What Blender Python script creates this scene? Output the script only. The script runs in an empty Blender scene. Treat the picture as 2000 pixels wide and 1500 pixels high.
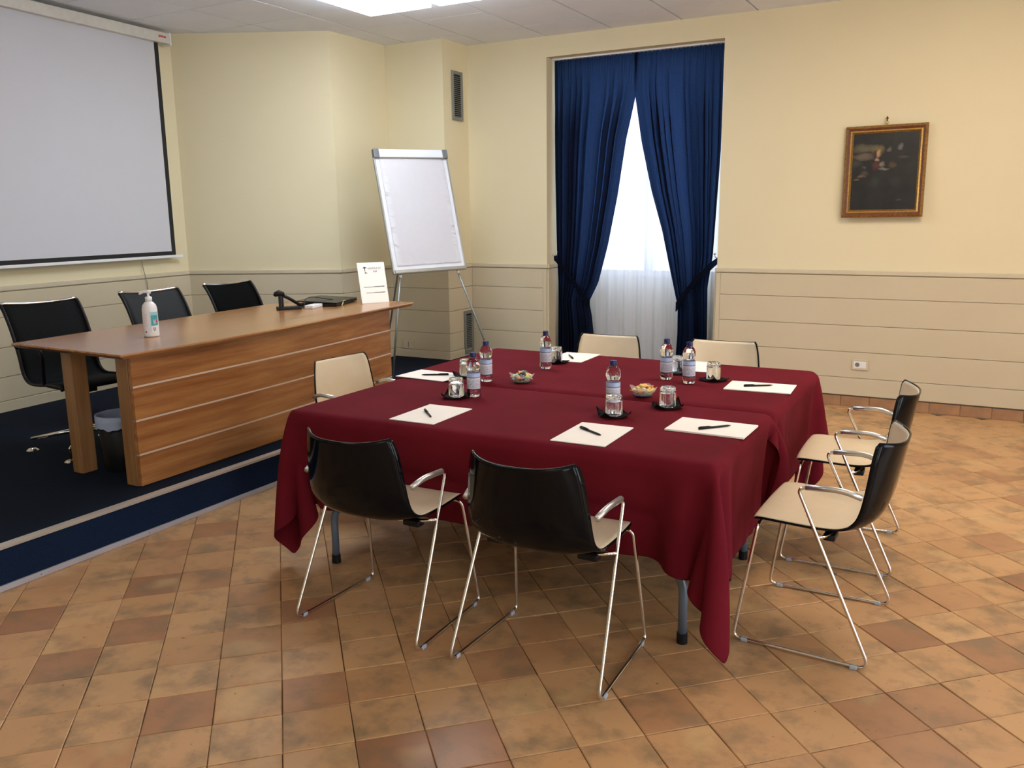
import bpy, bmesh, math, random
import numpy as np
from mathutils import Vector, Matrix, Euler
random.seed(7)
C = bpy.context.scene.collection
S = bpy.context.scene
PI = math.pi

# ------------------------------------------------------------ camera
cd = bpy.data.cameras.new('camera'); cam = bpy.data.objects.new('camera', cd); C.objects.link(cam)
cd.sensor_width = 36.0; cd.lens = 1674.6/2000*36; cd.clip_start = .02
R_ = Vector((0.8770, 0.4804, -0.0115)); U_ = Vector((-0.0832, 0.1754, 0.9810)); F_ = Vector((-0.4732, 0.8594, -0.1938))
M = Matrix((R_, U_, -F_)).transposed().to_4x4(); M.translation = Vector((0, 0, 1.5055))
cam.matrix_world = M
S.camera = cam

# ------------------------------------------------------------ world, daylight, exposure
S.view_settings.view_transform = 'Standard'; S.view_settings.look = 'None'
S.view_settings.gamma = 1.0; S.view_settings.use_curve_mapping = False
S.view_settings.exposure = -0.22
w = bpy.data.worlds.new('overcast_sky'); S.world = w; w.use_nodes = True
bg = w.node_tree.nodes['Background']; bg.inputs[0].default_value = (.80, .90, 1, 1); bg.inputs[1].default_value = 3.0
LAMP_W = 13.0          # radiance of the opal diffusers
LAMP_COOL = (.84, .93, 1.0); LAMP_WARM = (1.0, .84, .66)
DAY_W = 38.0           # daylight through each window of the right wall
DAY_C = (.88, .94, 1.0)
def area(name, loc, direction, sx, sy, power, color):
    l = bpy.data.lights.new(name, 'AREA'); l.shape = 'RECTANGLE'; l.size = sx; l.size_y = sy
    l.energy = power; l.color = color
    o = bpy.data.objects.new(name, l); C.objects.link(o); o.location = loc
    o.rotation_euler = Vector(direction).to_track_quat('-Z', 'Y').to_euler()
    return o
for yy in (-1.6, 0.9, 3.4):
    area('daylight', (3.44, yy, 1.36), (-1, 0, -.05), 1.2, 2.4, DAY_W, DAY_C)
area('daylight', (-2.71, 7.84, 1.9), (0, -1, -.1), 1.4, 1.8, 14.0, DAY_C)

# ------------------------------------------------------------ materials
MATS = {}
def newmat(name):
    m = bpy.data.materials.new(name); m.use_nodes = True; MATS[name] = m
    nt = m.node_tree; b = nt.nodes['Principled BSDF']
    return m, nt, b
def srgb(r, g, b):
    f = lambda c: (c/255/12.92) if c <= 10 else ((c/255+.055)/1.055)**2.4
    return (f(r), f(g), f(b), 1)
def N(nt, t, **kw):
    n = nt.nodes.new(t)
    for k, v in kw.items():
        if k.startswith('i_'):
            k2 = k[2:]; n.inputs[int(k2) if k2.isdigit() else k2].default_value = v
        else: setattr(n, k, v)
    return n
def L(nt, a, b): nt.links.new(a, b)
def coords(nt, scale=(1,1,1), kind='Object'):
    tc = N(nt, 'ShaderNodeTexCoord'); mp = N(nt, 'ShaderNodeMapping'); mp.inputs['Scale'].default_value = scale
    L(nt, tc.outputs[kind], mp.inputs[0]); return mp.outputs[0]
def mixc(nt, fac, a, b, mode='MIX'):
    m = N(nt, 'ShaderNodeMix', data_type='RGBA', blend_type=mode)
    for s, v in ((m.inputs[0], fac), (m.inputs[6], a), (m.inputs[7], b)):
        if hasattr(v, 'links'): L(nt, v, s)
        else: s.default_value = v
    return m.outputs[2]
def ramp(nt, x, p0, p1, c0=(0,0,0,1), c1=(1,1,1,1)):
    r = N(nt, 'ShaderNodeValToRGB'); e = r.color_ramp.elements
    e[0].position = p0; e[0].color = c0; e[1].position = p1; e[1].color = c1
    L(nt, x, r.inputs[0]); return r.outputs[0]
def noise(nt, vec, scale, detail=3, rough=.55):
    n = N(nt, 'ShaderNodeTexNoise'); n.inputs['Scale'].default_value = scale; n.inputs['Detail'].default_value = detail
    n.inputs['Roughness'].default_value = rough; L(nt, vec, n.inputs['Vector']); return n.outputs['Fac']
def bump(nt, b, h, strength=.2, dist=.002):
    n = N(nt, 'ShaderNodeBump'); n.inputs['Strength'].default_value = strength; n.inputs['Distance'].default_value = dist
    L(nt, h, n.inputs['Height']); L(nt, n.outputs[0], b.inputs['Normal'])
def simple(name, col, rough=.5, metal=0, spec=.5, coat=0, var=0, vscale=20, bmp=0, bscale=80, **kw):
    m, nt, b = newmat(name)
    b.inputs['Roughness'].default_value = rough; b.inputs['Metallic'].default_value = metal
    b.inputs['Specular IOR Level'].default_value = spec; b.inputs['Coat Weight'].default_value = coat
    v = coords(nt)
    nz = noise(nt, v, vscale)
    d = var if var else .06
    c0 = tuple(c*(1-d) for c in col[:3])+(1,); c1 = tuple(min(1, c*(1+d)) for c in col[:3])+(1,)
    L(nt, mixc(nt, ramp(nt, nz, .3, .7), c0, c1), b.inputs['Base Color'])
    if bmp: bump(nt, b, noise(nt, v, bscale), bmp)
    for k, vv in kw.items(): b.inputs[k.replace('_', ' ')].default_value = vv
    return m
def mix_trans(name, col, tcol, fac, transp=0.0, weave=0):
    m, nt, b = newmat(name); out = nt.nodes['Material Output']
    b.inputs['Base Color'].default_value = col; b.inputs['Roughness'].default_value = .85; b.inputs['Specular IOR Level'].default_value = .15
    t = N(nt, 'ShaderNodeBsdfTranslucent'); t.inputs[0].default_value = tcol
    mx = N(nt, 'ShaderNodeMixShader'); mx.inputs[0].default_value = fac
    L(nt, b.outputs[0], mx.inputs[1]); L(nt, t.outputs[0], mx.inputs[2])
    o = mx.outputs[0]
    if weave:
        v = coords(nt, (weave*.35, weave*.35, weave)); nz = noise(nt, v, 1.0, 2)
        cc = mixc(nt, ramp(nt, nz, .35, .65), tuple(c*.72 for c in tcol[:3])+(1,), tuple(min(1, c*1.25) for c in tcol[:3])+(1,))
        L(nt, cc, t.inputs[0])
    if transp:
        tr = N(nt, 'ShaderNodeBsdfTransparent'); m2 = N(nt, 'ShaderNodeMixShader'); m2.inputs[0].default_value = transp
        L(nt, o, m2.inputs[1]); L(nt, tr.outputs[0], m2.inputs[2]); o = m2.outputs[0]
    L(nt, o, out.inputs[0]); return m
def wood(name, light, dark, axis='Y', rough=.32, scale=1.0, coat=.25):
    m, nt, b = newmat(name)
    s = {'Y': (14, .7, 14), 'Z': (14, 14, .7), 'X': (.7, 14, 14)}[axis]
    v = coords(nt, tuple(k*scale for k in s))
    n1 = noise(nt, v, 1.6, 5, .6); n2 = noise(nt, v, 7.0, 3, .6)
    c = mixc(nt, ramp(nt, n1, .32, .68), dark, light)
    c = mixc(nt, ramp(nt, n2, .4, .62), mixc(nt, .16, c, dark), c)
    L(nt, c, b.inputs['Base Color']); b.inputs['Roughness'].default_value = rough
    b.inputs['Coat Weight'].default_value = coat; b.inputs['Coat Roughness'].default_value = .22
    bump(nt, b, n2, .05); return m
def glass(name, col=(1,1,1,1), ior=1.45, rough=0.0):
    m, nt, b = newmat(name); b.inputs['Base Color'].default_value = col
    b.inputs['Transmission Weight'].default_value = 1.0; b.inputs['IOR'].default_value = ior; b.inputs['Roughness'].default_value = rough
    return m

# painted plaster wall (fine stipple); all upper walls share one cream paint
paint = simple('cream_wall_paint', srgb(226, 214, 180), .78, var=.015, vscale=1.2, bmp=.12, bscale=240, spec=.25)
panelpaint = simple('beige_panel_paint', srgb(205, 192, 165), .5, var=.02, vscale=2, bmp=.05, bscale=300, spec=.35)
railpaint = simple('rail_paint', srgb(205, 193, 168), .45, var=.02, spec=.35)
whitepaint = simple('white_reveal_paint', srgb(225, 216, 196), .6, var=.02)
grout = simple('floor_grout', srgb(98, 70, 44), .9, var=.25, vscale=9)
chrome = simple('polished_chrome', (.78, .77, .75, 1), .13, metal=1, var=.02)
satin = simple('satin_armrest', (.62, .62, .60, 1), .32, metal=.85, var=.03)
shellblack = simple('glossy_black_shell', (.003, .0035, .005, 1), .10, spec=.16, var=.1)
shellcream = simple('cream_shell_face', srgb(226, 210, 182), .38, spec=.4, var=.02)
blackplastic = simple('black_plastic', (.008, .008, .009, 1), .42, var=.1, spec=.22)
blackmatte = simple('matte_black', (.010, .010, .011, 1), .7, var=.15)
greyglide = simple('grey_glide', srgb(170, 180, 195), .35, var=.03)
bluelegs = simple('blue_grey_metal', srgb(112, 128, 150), .34, metal=.35, var=.04)
paper = simple('white_paper', srgb(252, 247, 240), .8, var=.01, spec=.2)
whiteplastic = simple('white_plastic', srgb(236, 236, 238), .35, var=.01)
darkgreymetal = simple('grey_vent_metal', srgb(132, 134, 130), .45, metal=.3, var=.04)
capblue = simple('blue_bottle_cap', srgb(18, 36, 92), .35, var=.03)
strip = simple('aluminium_strip', srgb(222, 204, 188), .4, metal=.2, var=.03)
nosing = simple('step_nosing', srgb(186, 178, 168), .38, metal=.25, var=.06, vscale=6)
basestrip = simple('step_base_strip', srgb(188, 190, 202), .35, metal=.3, var=.06, vscale=6)
linermat = mix_trans('bin_liner_film', srgb(190, 205, 235), srgb(180, 200, 235), .25)
water = glass('water_in_clear_plastic', (.985, .99, 1, 1), 1.30, .0)
clearglass = glass('clear_tumbler_glass', (.99, .995, 1, 1), 1.46, .0)
acrylic = simple('clear_acrylic', (.93, .94, .96, 1), .1, var=.01)
carpet = simple('navy_carpet', srgb(19, 27, 41), .97, var=.28, vscale=180, bmp=.5, bscale=420, spec=.1)
carpet_riser = simple('navy_riser_carpet', srgb(22, 36, 62), .95, var=.22, vscale=180, bmp=.4, bscale=420, spec=.1)
meshfab = simple('black_mesh_fabric', srgb(50, 52, 54), .8, var=.25, vscale=260, bmp=.3, bscale=500, spec=.3)
screenfab = simple('projection_screen_fabric', srgb(205, 205, 212), .8, var=.006, vscale=4, spec=.2)
flippaper = simple('flip_chart_paper', srgb(250, 248, 252), .75, var=.008, spec=.2)
boardwhite = simple('white_board_enamel', srgb(225, 228, 236), .25, var=.01)
ceilmat = simple('ceiling_panel_board', srgb(240, 244, 255), .92, var=.02, vscale=3, bmp=.25, bscale=110, spec=.1)
ceilgap = simple('ceiling_void', srgb(38, 36, 36), .95)
linwood = wood('desk_wood', srgb(184, 130, 78), srgb(136, 84, 46), 'Y', .26, 1, .5)
postwood = wood('desk_post_wood', srgb(166, 122, 78), srgb(130, 90, 54), 'Z', .38)

def mk_cloth():
    m, nt, b = newmat('burgundy_tablecloth_fabric')
    v = coords(nt); n = noise(nt, v, 3.0, 3)
    L(nt, mixc(nt, ramp(nt, n, .3, .7), srgb(95, 20, 31), srgb(108, 25, 38)), b.inputs['Base Color'])
    b.inputs['Roughness'].default_value = .9; b.inputs['Specular IOR Level'].default_value = .08
    v2 = coords(nt, (9, 1.6, 3)); n2 = noise(nt, v2, 1.0, 3); n3 = noise(nt, v, 260, 1)
    mm = N(nt, 'ShaderNodeMath', operation='MULTIPLY_ADD'); L(nt, n3, mm.inputs[0]); mm.inputs[1].default_value = .06; L(nt, n2, mm.inputs[2])
    bump(nt, b, mm.outputs[0], .35, .006); return m
cloth_m = mk_cloth()
curtain_m = mix_trans('navy_curtain_linen', srgb(8, 13, 28), srgb(44, 66, 106), .5, .0, 420)
sheer_m = mix_trans('white_sheer_voile', srgb(222, 228, 244), srgb(236, 242, 255), .62, .22)

def tile_mat(name, attr):
    m, nt, b = newmat(name)
    if attr:
        a = N(nt, 'ShaderNodeAttribute'); a.attribute_name = 'tile'; col = a.outputs['Color']
    else:
        a = N(nt, 'ShaderNodeObjectInfo'); col = a.outputs['Color']
    sep = N(nt, 'ShaderNodeSeparateColor'); L(nt, col, sep.inputs[0])
    g = N(nt, 'ShaderNodeNewGeometry'); va = N(nt, 'ShaderNodeVectorMath', operation='MULTIPLY_ADD')
    L(nt, col, va.inputs[0]); va.inputs[1].default_value = (31, 57, 43); L(nt, g.outputs['Position'], va.inputs[2])
    p = va.outputs[0]
    c = N(nt, 'ShaderNodeValToRGB'); e = c.color_ramp.elements
    e[0].position = 0; e[0].color = srgb(199, 157, 111); e[1].position = 1; e[1].color = srgb(150, 103, 72)
    k = e.new(.45); k.color = srgb(189, 144, 99); k = e.new(.72); k.color = srgb(168, 122, 86)
    n0 = noise(nt, p, 4.5, 3); s0 = N(nt, 'ShaderNodeMath', operation='MULTIPLY_ADD'); L(nt, n0, s0.inputs[0]); s0.inputs[1].default_value = .5
    s1 = N(nt, 'ShaderNodeMath', operation='SUBTRACT'); L(nt, sep.outputs[0], s1.inputs[0]); s1.inputs[1].default_value = .25
    L(nt, s1.outputs[0], s0.inputs[2]); L(nt, s0.outputs[0], c.inputs[0])
    n1 = noise(nt, p, 7.0, 4, .6)        # grey-green wear clouds
    st = N(nt, 'ShaderNodeMath', operation='MULTIPLY'); L(nt, ramp(nt, n1, .47, .68), st.inputs[0]); st.inputs[1].default_value = .72
    cc = mixc(nt, st.outputs[0], c.outputs[0], srgb(124, 104, 78))
    n2 = noise(nt, p, 3.3, 2); st2 = N(nt, 'ShaderNodeMath', operation='MULTIPLY'); L(nt, ramp(nt, n2, .6, .7), st2.inputs[0]); st2.inputs[1].default_value = .45
    cc = mixc(nt, st2.outputs[0], cc, srgb(206, 172, 120))
    n3 = noise(nt, p, 55, 3); cc = mixc(nt, ramp(nt, n3, .68, .78), cc, srgb(116, 78, 52))
    L(nt, cc, b.inputs['Base Color'])
    b.inputs['Specular IOR Level'].default_value = .45
    rr = N(nt, 'ShaderNodeMapRange'); rr.inputs[3].default_value = .30; rr.inputs[4].default_value = .52; L(nt, n1, rr.inputs[0]); L(nt, rr.outputs[0], b.inputs['Roughness'])
    n4 = noise(nt, p, 11, 4); bump(nt, b, n4, .25, .004)
    return m
tile_m = tile_mat('terracotta_tile', False); tile_ma = tile_mat('terracotta_tile_far', True)

# ------------------------------------------------------------ mesh helpers
def link(name, me, parent=None, loc=None):
    o = bpy.data.objects.new(name, me); C.objects.link(o)
    if parent is not None: o.parent = parent
    if loc is not None: o.location = loc
    return o
def finish(bm, name, mat, parent=None, loc=None, smooth=False, offset=None):
    if offset is not None: bmesh.ops.translate(bm, vec=-Vector(offset), verts=bm.verts)
    me = bpy.data.meshes.new(name); bm.to_mesh(me); bm.free()
    if smooth:
        me.polygons.foreach_set('use_smooth', [True]*len(me.polygons))
    if mat: me.materials.append(mat)
    return link(name, me, parent, loc)
def root(name, loc, rz=0):
    o = bpy.data.objects.new(name, None); C.objects.link(o); o.location = loc; o.rotation_euler = (0, 0, rz); o.empty_display_size = .1
    return o
def tag(o, label, cat, group=None):
    o['label'] = label; o['category'] = cat
    if group: o['group'] = group
    return o
def struct(o): o['kind'] = 'structure'; return o
def box(bm, x0, x1, y0, y1, z0, z1, bev=0, rot=None, piv=None):
    r = bmesh.ops.create_cube(bm, size=1); vs = r['verts']
    for v in vs: v.co = Vector(((x0+x1)/2+v.co.x*(x1-x0), (y0+y1)/2+v.co.y*(y1-y0), (z0+z1)/2+v.co.z*(z1-z0)))
    if bev:
        es = list({e for v in vs for e in v.link_edges})
        r2 = bmesh.ops.bevel(bm, geom=es, offset=bev, segments=2, affect='EDGES', profile=.6)
        vs = list({v for f in r2['faces'] for v in f.verts} | {v for v in vs if v.is_valid})
    if rot is not None:
        bmesh.ops.rotate(bm, cent=piv or (0,0,0), matrix=rot, verts=vs)
    return vs
def prism(bm, pts, z0, z1):
    a = [bm.verts.new((x, y, z0)) for x, y in pts]; b = [bm.verts.new((x, y, z1)) for x, y in pts]
    n = len(pts)
    bm.faces.new(a[::-1]); bm.faces.new(b)
    for i in range(n): bm.faces.new((a[i], a[(i+1) % n], b[(i+1) % n], b[i]))
def fillet(pts, rad, seg=6):
    out = [Vector(pts[0])]
    for i in range(1, len(pts)-1):
        p, a, b = Vector(pts[i]), Vector(pts[i-1]), Vector(pts[i+1])
        r = rad[i] if isinstance(rad, (list, tuple)) else rad
        r = min(r, (a-p).length*.45, (b-p).length*.45)
        s = p+(a-p).normalized()*r; e = p+(b-p).normalized()*r
        for k in range(seg+1):
            t = k/seg; out.append(s*(1-t)**2+p*2*t*(1-t)+e*t*t)
    out.append(Vector(pts[-1])); return out
def tube(bm, pts, r, n=10, cap=True, rfun=None):
    pts = [Vector(p) for p in pts]; rings = []; up = None
    for i, p in enumerate(pts):
        t = (pts[min(i+1, len(pts)-1)]-pts[max(i-1, 0)]).normalized()
        if up is None:
            up = Vector((0, 0, 1)) if abs(t.z) < .9 else Vector((1, 0, 0))
        up = (up-t*up.dot(t)).normalized(); s = t.cross(up)
        rad = rfun(i/(len(pts)-1)) if rfun else r
        rings.append([bm.verts.new(p+(up*math.cos(2*PI*k/n)+s*math.sin(2*PI*k/n))*rad) for k in range(n)])
    for a, b in zip(rings, rings[1:]):
        for k in range(n): bm.faces.new((a[k], a[(k+1) % n], b[(k+1) % n], b[k]))
    if cap: bm.faces.new(rings[0][::-1]); bm.faces.new(rings[-1])
def lathe(bm, prof, n=24, rmod=None, cap=True):
    rings = []
    for j, (r, z) in enumerate(prof):
        rings.append([bm.verts.new((r*(rmod(2*PI*k/n, j) if rmod else 1)*math.cos(2*PI*k/n), r*(rmod(2*PI*k/n, j) if rmod else 1)*math.sin(2*PI*k/n), z)) for k in range(n)])
    for a, b in zip(rings, rings[1:]):
        for k in range(n): bm.faces.new((a[k], a[(k+1) % n], b[(k+1) % n], b[k]))
    if cap: bm.faces.new(rings[0][::-1]); bm.faces.new(rings[-1])
def grid_surface(bm, f, nu, nv, closed_thick=None):
    V = [[bm.verts.new(f(i/(nu-1), j/(nv-1))) for i in range(nu)] for j in range(nv)]
    for j in range(nv-1):
        for i in range(nu-1): bm.faces.new((V[j][i], V[j][i+1], V[j+1][i+1], V[j+1][i]))
    return V
def new(): return bmesh.new()
def recalc(bm): bmesh.ops.recalc_face_normals(bm, faces=bm.faces)

# ============================================================ SETTING
ZC = 3.0135; PH = .19; YW = 7.03
# ---- floor: mortar bed plus single tiles
bm = new(); box(bm, -7.0, 3.4, -3.4, 7.7, -.16, -.006); floor = struct(finish(bm, 'floor', grout))
TS = .206; TA = math.radians(46.2); OFFU, OFFV = -.037, -.077
ca, sa = math.cos(TA), math.sin(TA)
def t2w(u, v): return (u*ca+v*sa, -u*sa+v*ca)
def w2t(x, y): return (x*ca-y*sa, x*sa+y*ca)
def project(x, y, z):
    d = Vector((x, y, z))-Vector((0, 0, 1.5055)); q = d.dot(F_)
    if q < .1: return None
    return (1000+1674.6*d.dot(R_)/q, 750-1674.6*d.dot(U_)/q, q)
tone = {}
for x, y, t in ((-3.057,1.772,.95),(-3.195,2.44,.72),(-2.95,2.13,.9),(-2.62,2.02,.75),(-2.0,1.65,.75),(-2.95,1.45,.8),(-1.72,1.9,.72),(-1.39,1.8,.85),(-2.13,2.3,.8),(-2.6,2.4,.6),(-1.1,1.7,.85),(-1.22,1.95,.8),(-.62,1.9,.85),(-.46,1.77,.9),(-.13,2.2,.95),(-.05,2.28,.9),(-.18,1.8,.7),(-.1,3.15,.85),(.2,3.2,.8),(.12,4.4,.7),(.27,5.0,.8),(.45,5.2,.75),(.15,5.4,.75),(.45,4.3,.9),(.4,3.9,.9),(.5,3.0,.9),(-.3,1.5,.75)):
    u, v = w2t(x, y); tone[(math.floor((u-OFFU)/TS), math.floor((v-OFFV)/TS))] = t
near = []; far = []
rng = random.Random(11)
for i in range(-40, 60):
    for j in range(-40, 60):
        x, y = t2w(OFFU+(i+.5)*TS, OFFV+(j+.5)*TS)
        if not (-3.60 < x < 3.3 and -3.3 < y < 7.02): continue
        q = project(x, y, 0)
        r1, r2, r3 = rng.random(), rng.random(), rng.random()
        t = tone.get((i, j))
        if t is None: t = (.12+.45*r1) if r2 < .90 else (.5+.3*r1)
        rec = (i, j, x, y, t, r2, r3)
        if q and -60 < q[0] < 2060 and q[1] < 1580 and not (-2.5 < x < -.8 and 3.3 < y < 4.5):
            near.append((q[2], rec))
        else: far.append(rec)
near.sort(key=lambda k: k[0]); far += [k[1] for k in near[300:]]; near = [k[1] for k in near[:300]]
def tile_bm(bm, hs, jit, cx=0, cy=0, ang=0, z=0, tilt=(0, 0), simple_=False):
    c_, s_ = math.cos(ang), math.sin(ang)
    def pt(a, b, h): return bm.verts.new((cx+a*c_-b*s_, cy+a*s_+b*c_, z+h+a*tilt[0]+b*tilt[1]))
    cs = [(-hs+jit[0], -hs+jit[1]), (hs+jit[2], -hs+jit[3]), (hs+jit[4], hs+jit[5]), (-hs+jit[6], hs+jit[7])]
    bot = [pt(a, b, -.0055) for a, b in cs]
    mid = [pt(a*.995, b*.995, -.0016) for a, b in cs]
    top = [pt(a*.968, b*.968, 0) for a, b in cs]
    fs = []
    for r0, r1_ in ((bot, mid), (mid, top)):
        for k in range(4): fs.append(bm.faces.new((r0[k], r0[(k+1) % 4], r1_[(k+1) % 4], r1_[k])))
    fs.append(bm.faces.new(top)); return fs
tmesh = []
for k in range(14):
    bm = new(); tile_bm(bm, TS/2-.0010, [rng.uniform(-.0012, .0012) for _ in range(8)])
    me = bpy.data.meshes.new('tile'); bm.to_mesh(me); bm.free(); me.materials.append(tile_m); tmesh.append(me)
for (i, j, x, y, t, a, b) in near:
    o = bpy.data.objects.new('tile', tmesh[rng.randrange(14)]); C.objects.link(o); o.parent = floor
    o.location = (x, y, rng.uniform(-.0008, .0008)); o.rotation_euler = (rng.gauss(0, .0035), rng.gauss(0, .0035), -TA+rng.randrange(4)*PI/2)
    o.color = (t, a, b, 1)
bm = new(); lay = bm.loops.layers.color.new('tile')
for (i, j, x, y, t, a, b) in far:
    for f in tile_bm(bm, TS/2-.0010, [rng.uniform(-.0012, .0012) for _ in range(8)], x, y, -TA, rng.uniform(-.0006, .0006), (rng.gauss(0, .003), rng.gauss(0, .003))):
        for l in f.loops: l[lay] = (t, a, b, 1)
o = finish(bm, 'tiles', tile_ma, floor); o['kind'] = 'stuff'

# ---- ceiling with panels
bm = new(); box(bm, -7, 3.4, -3.4, 7.2, ZC+.02, ZC+.12); ceiling = struct(finish(bm, 'ceiling', ceilgap))
X0, Y0 = -4.0866, 5.3688
cfar = new()
for i in range(-5, 13):
    for j in range(-15, 4):
        xa, ya = X0+i*.6, Y0+j*.6; xb, yb = xa+.6, ya+.6
        xa2, xb2 = max(xa, -6.35), min(xb, 3.3); ya2, yb2 = max(ya, -3.3), min(yb, 7.16)
        if xb2-xa2 < .05 or yb2-ya2 < .02: continue
        q = project((xa2+xb2)/2, (ya2+yb2)/2, ZC)
        vis = q and -200 < q[0] < 2200 and q[1] > -160
        if not vis:
            box(cfar, xa2+.003, xb2-.003, ya2+.0015, yb2-.0015, ZC, ZC+.019); continue
        bm = new(); cx, cy = (xa2+xb2)/2, (ya2+yb2)/2
        box(bm, xa2+.008-cx, xb2-.008-cx, ya2+.004-cy, yb2-.004-cy, 0, .019, .001)
        finish(bm, 'ceiling_panel', ceilmat, ceiling, (cx, cy, ZC+rng.uniform(-.0006, .0006)))
o = finish(cfar, 'ceiling_panels', ceilmat, ceiling); o['kind'] = 'stuff'

# ---- walls. each: upper plaster + boards of the wainscot (children) + rail
ZG = [.0896, .2293, .4317, .6368, .8452, 1.0209, 1.058]
def wall_seg(name, A, B, zb, ext=0, boards=True, thick=.12, trim=0):
    """wall from A to B (inner face on the left of A->B is the room); zb: base level"""
    A = Vector(A); B = Vector(B); d = (B-A).normalized(); nrm = Vector((-d.y, d.x)); Ln = (B-A).length
    def P(s, off, z): p = A+d*s+nrm*off; return Vector((p.x, p.y, z))
    def pbox(bm, s0, s1, o0, o1, z0, z1, bev=0):
        vs = box(bm, s0, s1, o0, o1, z0, z1, bev)
        for v in vs: v.co = P(v.co.x, v.co.y, v.co.z)
    bm = new()
    pbox(bm, 0, Ln-trim, -thick, 0, -.02, ZC+.03)
    recalc(bm)
    wob = struct(finish(bm, name, paint))
    if boards:
        lev = [z for z in ZG[:-1]]
        if zb > .1: lev = [zb+.075]+[z for z in ZG[1:-1] if z > zb+.1]
        for z0, z1 in zip(lev, lev[1:]):
            bm = new(); pbox(bm, -ext*.018, Ln, .0, .018, z0+.0015, z1-.0015, .003); recalc(bm)
            finish(bm, 'wainscot_board', panelpaint, wob)
        bm = new(); pbox(bm, -ext*.026, Ln, 0, .026, 1.0255, 1.058, .006); recalc(bm); finish(bm, 'chair_rail', railpaint, wob)
        if zb > .1:
            bm = new(); pbox(bm, -ext*.024, Ln, 0, .024, zb-.01, zb+.073, .005); recalc(bm); finish(bm, 'base_board', panelpaint, wob)
    return wob, pbox
# the room is to the left of A->B when walking clockwise seen from below; inner normal = (-d.y, d.x)
P0 = (-5.38, -3.3); P1 = (-6.12, 5.27); P2 = (-4.92, 5.87); P3 = (-4.92, 6.62); P4 = (-4.30, 6.62); P5 = (-4.30, YW)
wl, pb_l = wall_seg('wall_left', P1, P0, PH)
wc, _ = wall_seg('wall_corner', P2, P1, PH, ext=.6)
wr, _ = wall_seg('wall_recess', P3, P2, PH, trim=.004)
wp, _ = wall_seg('wall_pilaster', P4, P3, PH, ext=1)
ws, _ = wall_seg('wall_pilaster_side', P5, P4, PH, trim=.12)
wbk, _ = wall_seg('wall_back', (-5.6, -3.3), (3.3, -3.3), 0)
# window wall, built in three masses round the niche
NX0, NX1, NZ = -3.493, -1.935, 2.842; YG = 7.60
bm = new()
box(bm, -4.42, NX0, YW, YG+.2, -.02, ZC+.03); box(bm, NX1, 3.42, YW, YG+.2, -.02, ZC+.03); box(bm, NX0, NX1, YW, YG+.2, NZ, ZC+.03)
box(bm, NX0, NX1, YG-.02, YG+.2, -.02, .93)
wall_window = struct(finish(bm, 'wall_window', paint))
def boards_x(x0, x1, z0s, zb, stile_left=False, stile_right=False):
    a, b = x0, x1
    if stile_left:
        bm = new(); box(bm, x0, x0+.035, YW-.018, YW, z0s[0]+.001, 1.0194, .003); finish(bm, 'wainscot_stile', panelpaint, wall_window); a = x0+.036
    if stile_right:
        bm = new(); box(bm, x1-.035, x1, YW-.018, YW, z0s[0]+.001, 1.0194, .003); finish(bm, 'wainscot_stile', panelpaint, wall_window); b = x1-.036
    for z0, z1 in zip(z0s, z0s[1:]):
        bm = new(); box(bm, a, b, YW-.018, YW, z0+.0015, z1-.0015, .003); finish(bm, 'wainscot_board', panelpaint, wall_window)
    bm = new(); box(bm, x0-(.012 if stile_left else 0), x1+(.012 if stile_right else 0), YW-.026, YW, 1.0255, 1.058, .006); finish(bm, 'chair_rail', railpaint, wall_window)
boards_x(-4.28, NX0, ZG[:-1], 0, False, True)
boards_x(NX1, 3.3, ZG[:-1], 0, True, False)
for xs, xe in ((-1.9349, -1.9349+.018), (NX0-.0001-.018+.018, NX0+.018)):   # wainscot returns into the niche reveals
    pass
bm = new(); box(bm, NX0, NX0+.018, YW, YG-.02, .09, 1.02, .003); finish(bm, 'reveal_panel', panelpaint, wall_window)
bm = new(); box(bm, NX0, NX0+.024, YW-.004, YG-.02, 1.0255, 1.058, .005); finish(bm, 'chair_rail', railpaint, wall_window)
bm = new(); box(bm, NX1-.018, NX1, YW, YG-.02, .09, 1.02, .003); finish(bm, 'reveal_panel', panelpaint, wall_window)
# terracotta skirting tiles along the window wall
skirt_m = simple('terracotta_skirting', srgb(158, 118, 86), .5, var=.2, vscale=9)
xs = -3.40; k = 0
while xs < 1.6:
    wv = .205+rng.uniform(-.006, .006)
    bm = new(); box(bm, 0, wv-.003, -.013, 0, 0, .078, .003)
    o = finish(bm, 'skirting_tile', skirt_m, wall_window, (xs, YW, .001)); o.color = (.25+.5*rng.random(), rng.random(), rng.random(), 1)
    xs += wv
bm = new(); box(bm, -3.4, 3.3, YW-.006, YW, .078, .0905); finish(bm, 'skirting_gap', simple('skirting_shadow_gap', srgb(112, 100, 84), .8), wall_window)
# right wall with three daylight windows (outside the picture, they light the room)
bm = new()
segs = [(-3.3, -2.25), (-.95, .25), (1.55, 2.75), (4.05, YW)]
for a, b in segs: box(bm, 3.3, 3.42, a, b, -.02, ZC+.03)
for a, b in ((-2.25, -.95), (.25, 1.55), (2.75, 4.05)):
    box(bm, 3.3, 3.42, a, b, -.02, .12); box(bm, 3.3, 3.42, a, b, 2.6, ZC+.03)
struct(finish(bm, 'wall_right', paint))

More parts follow.
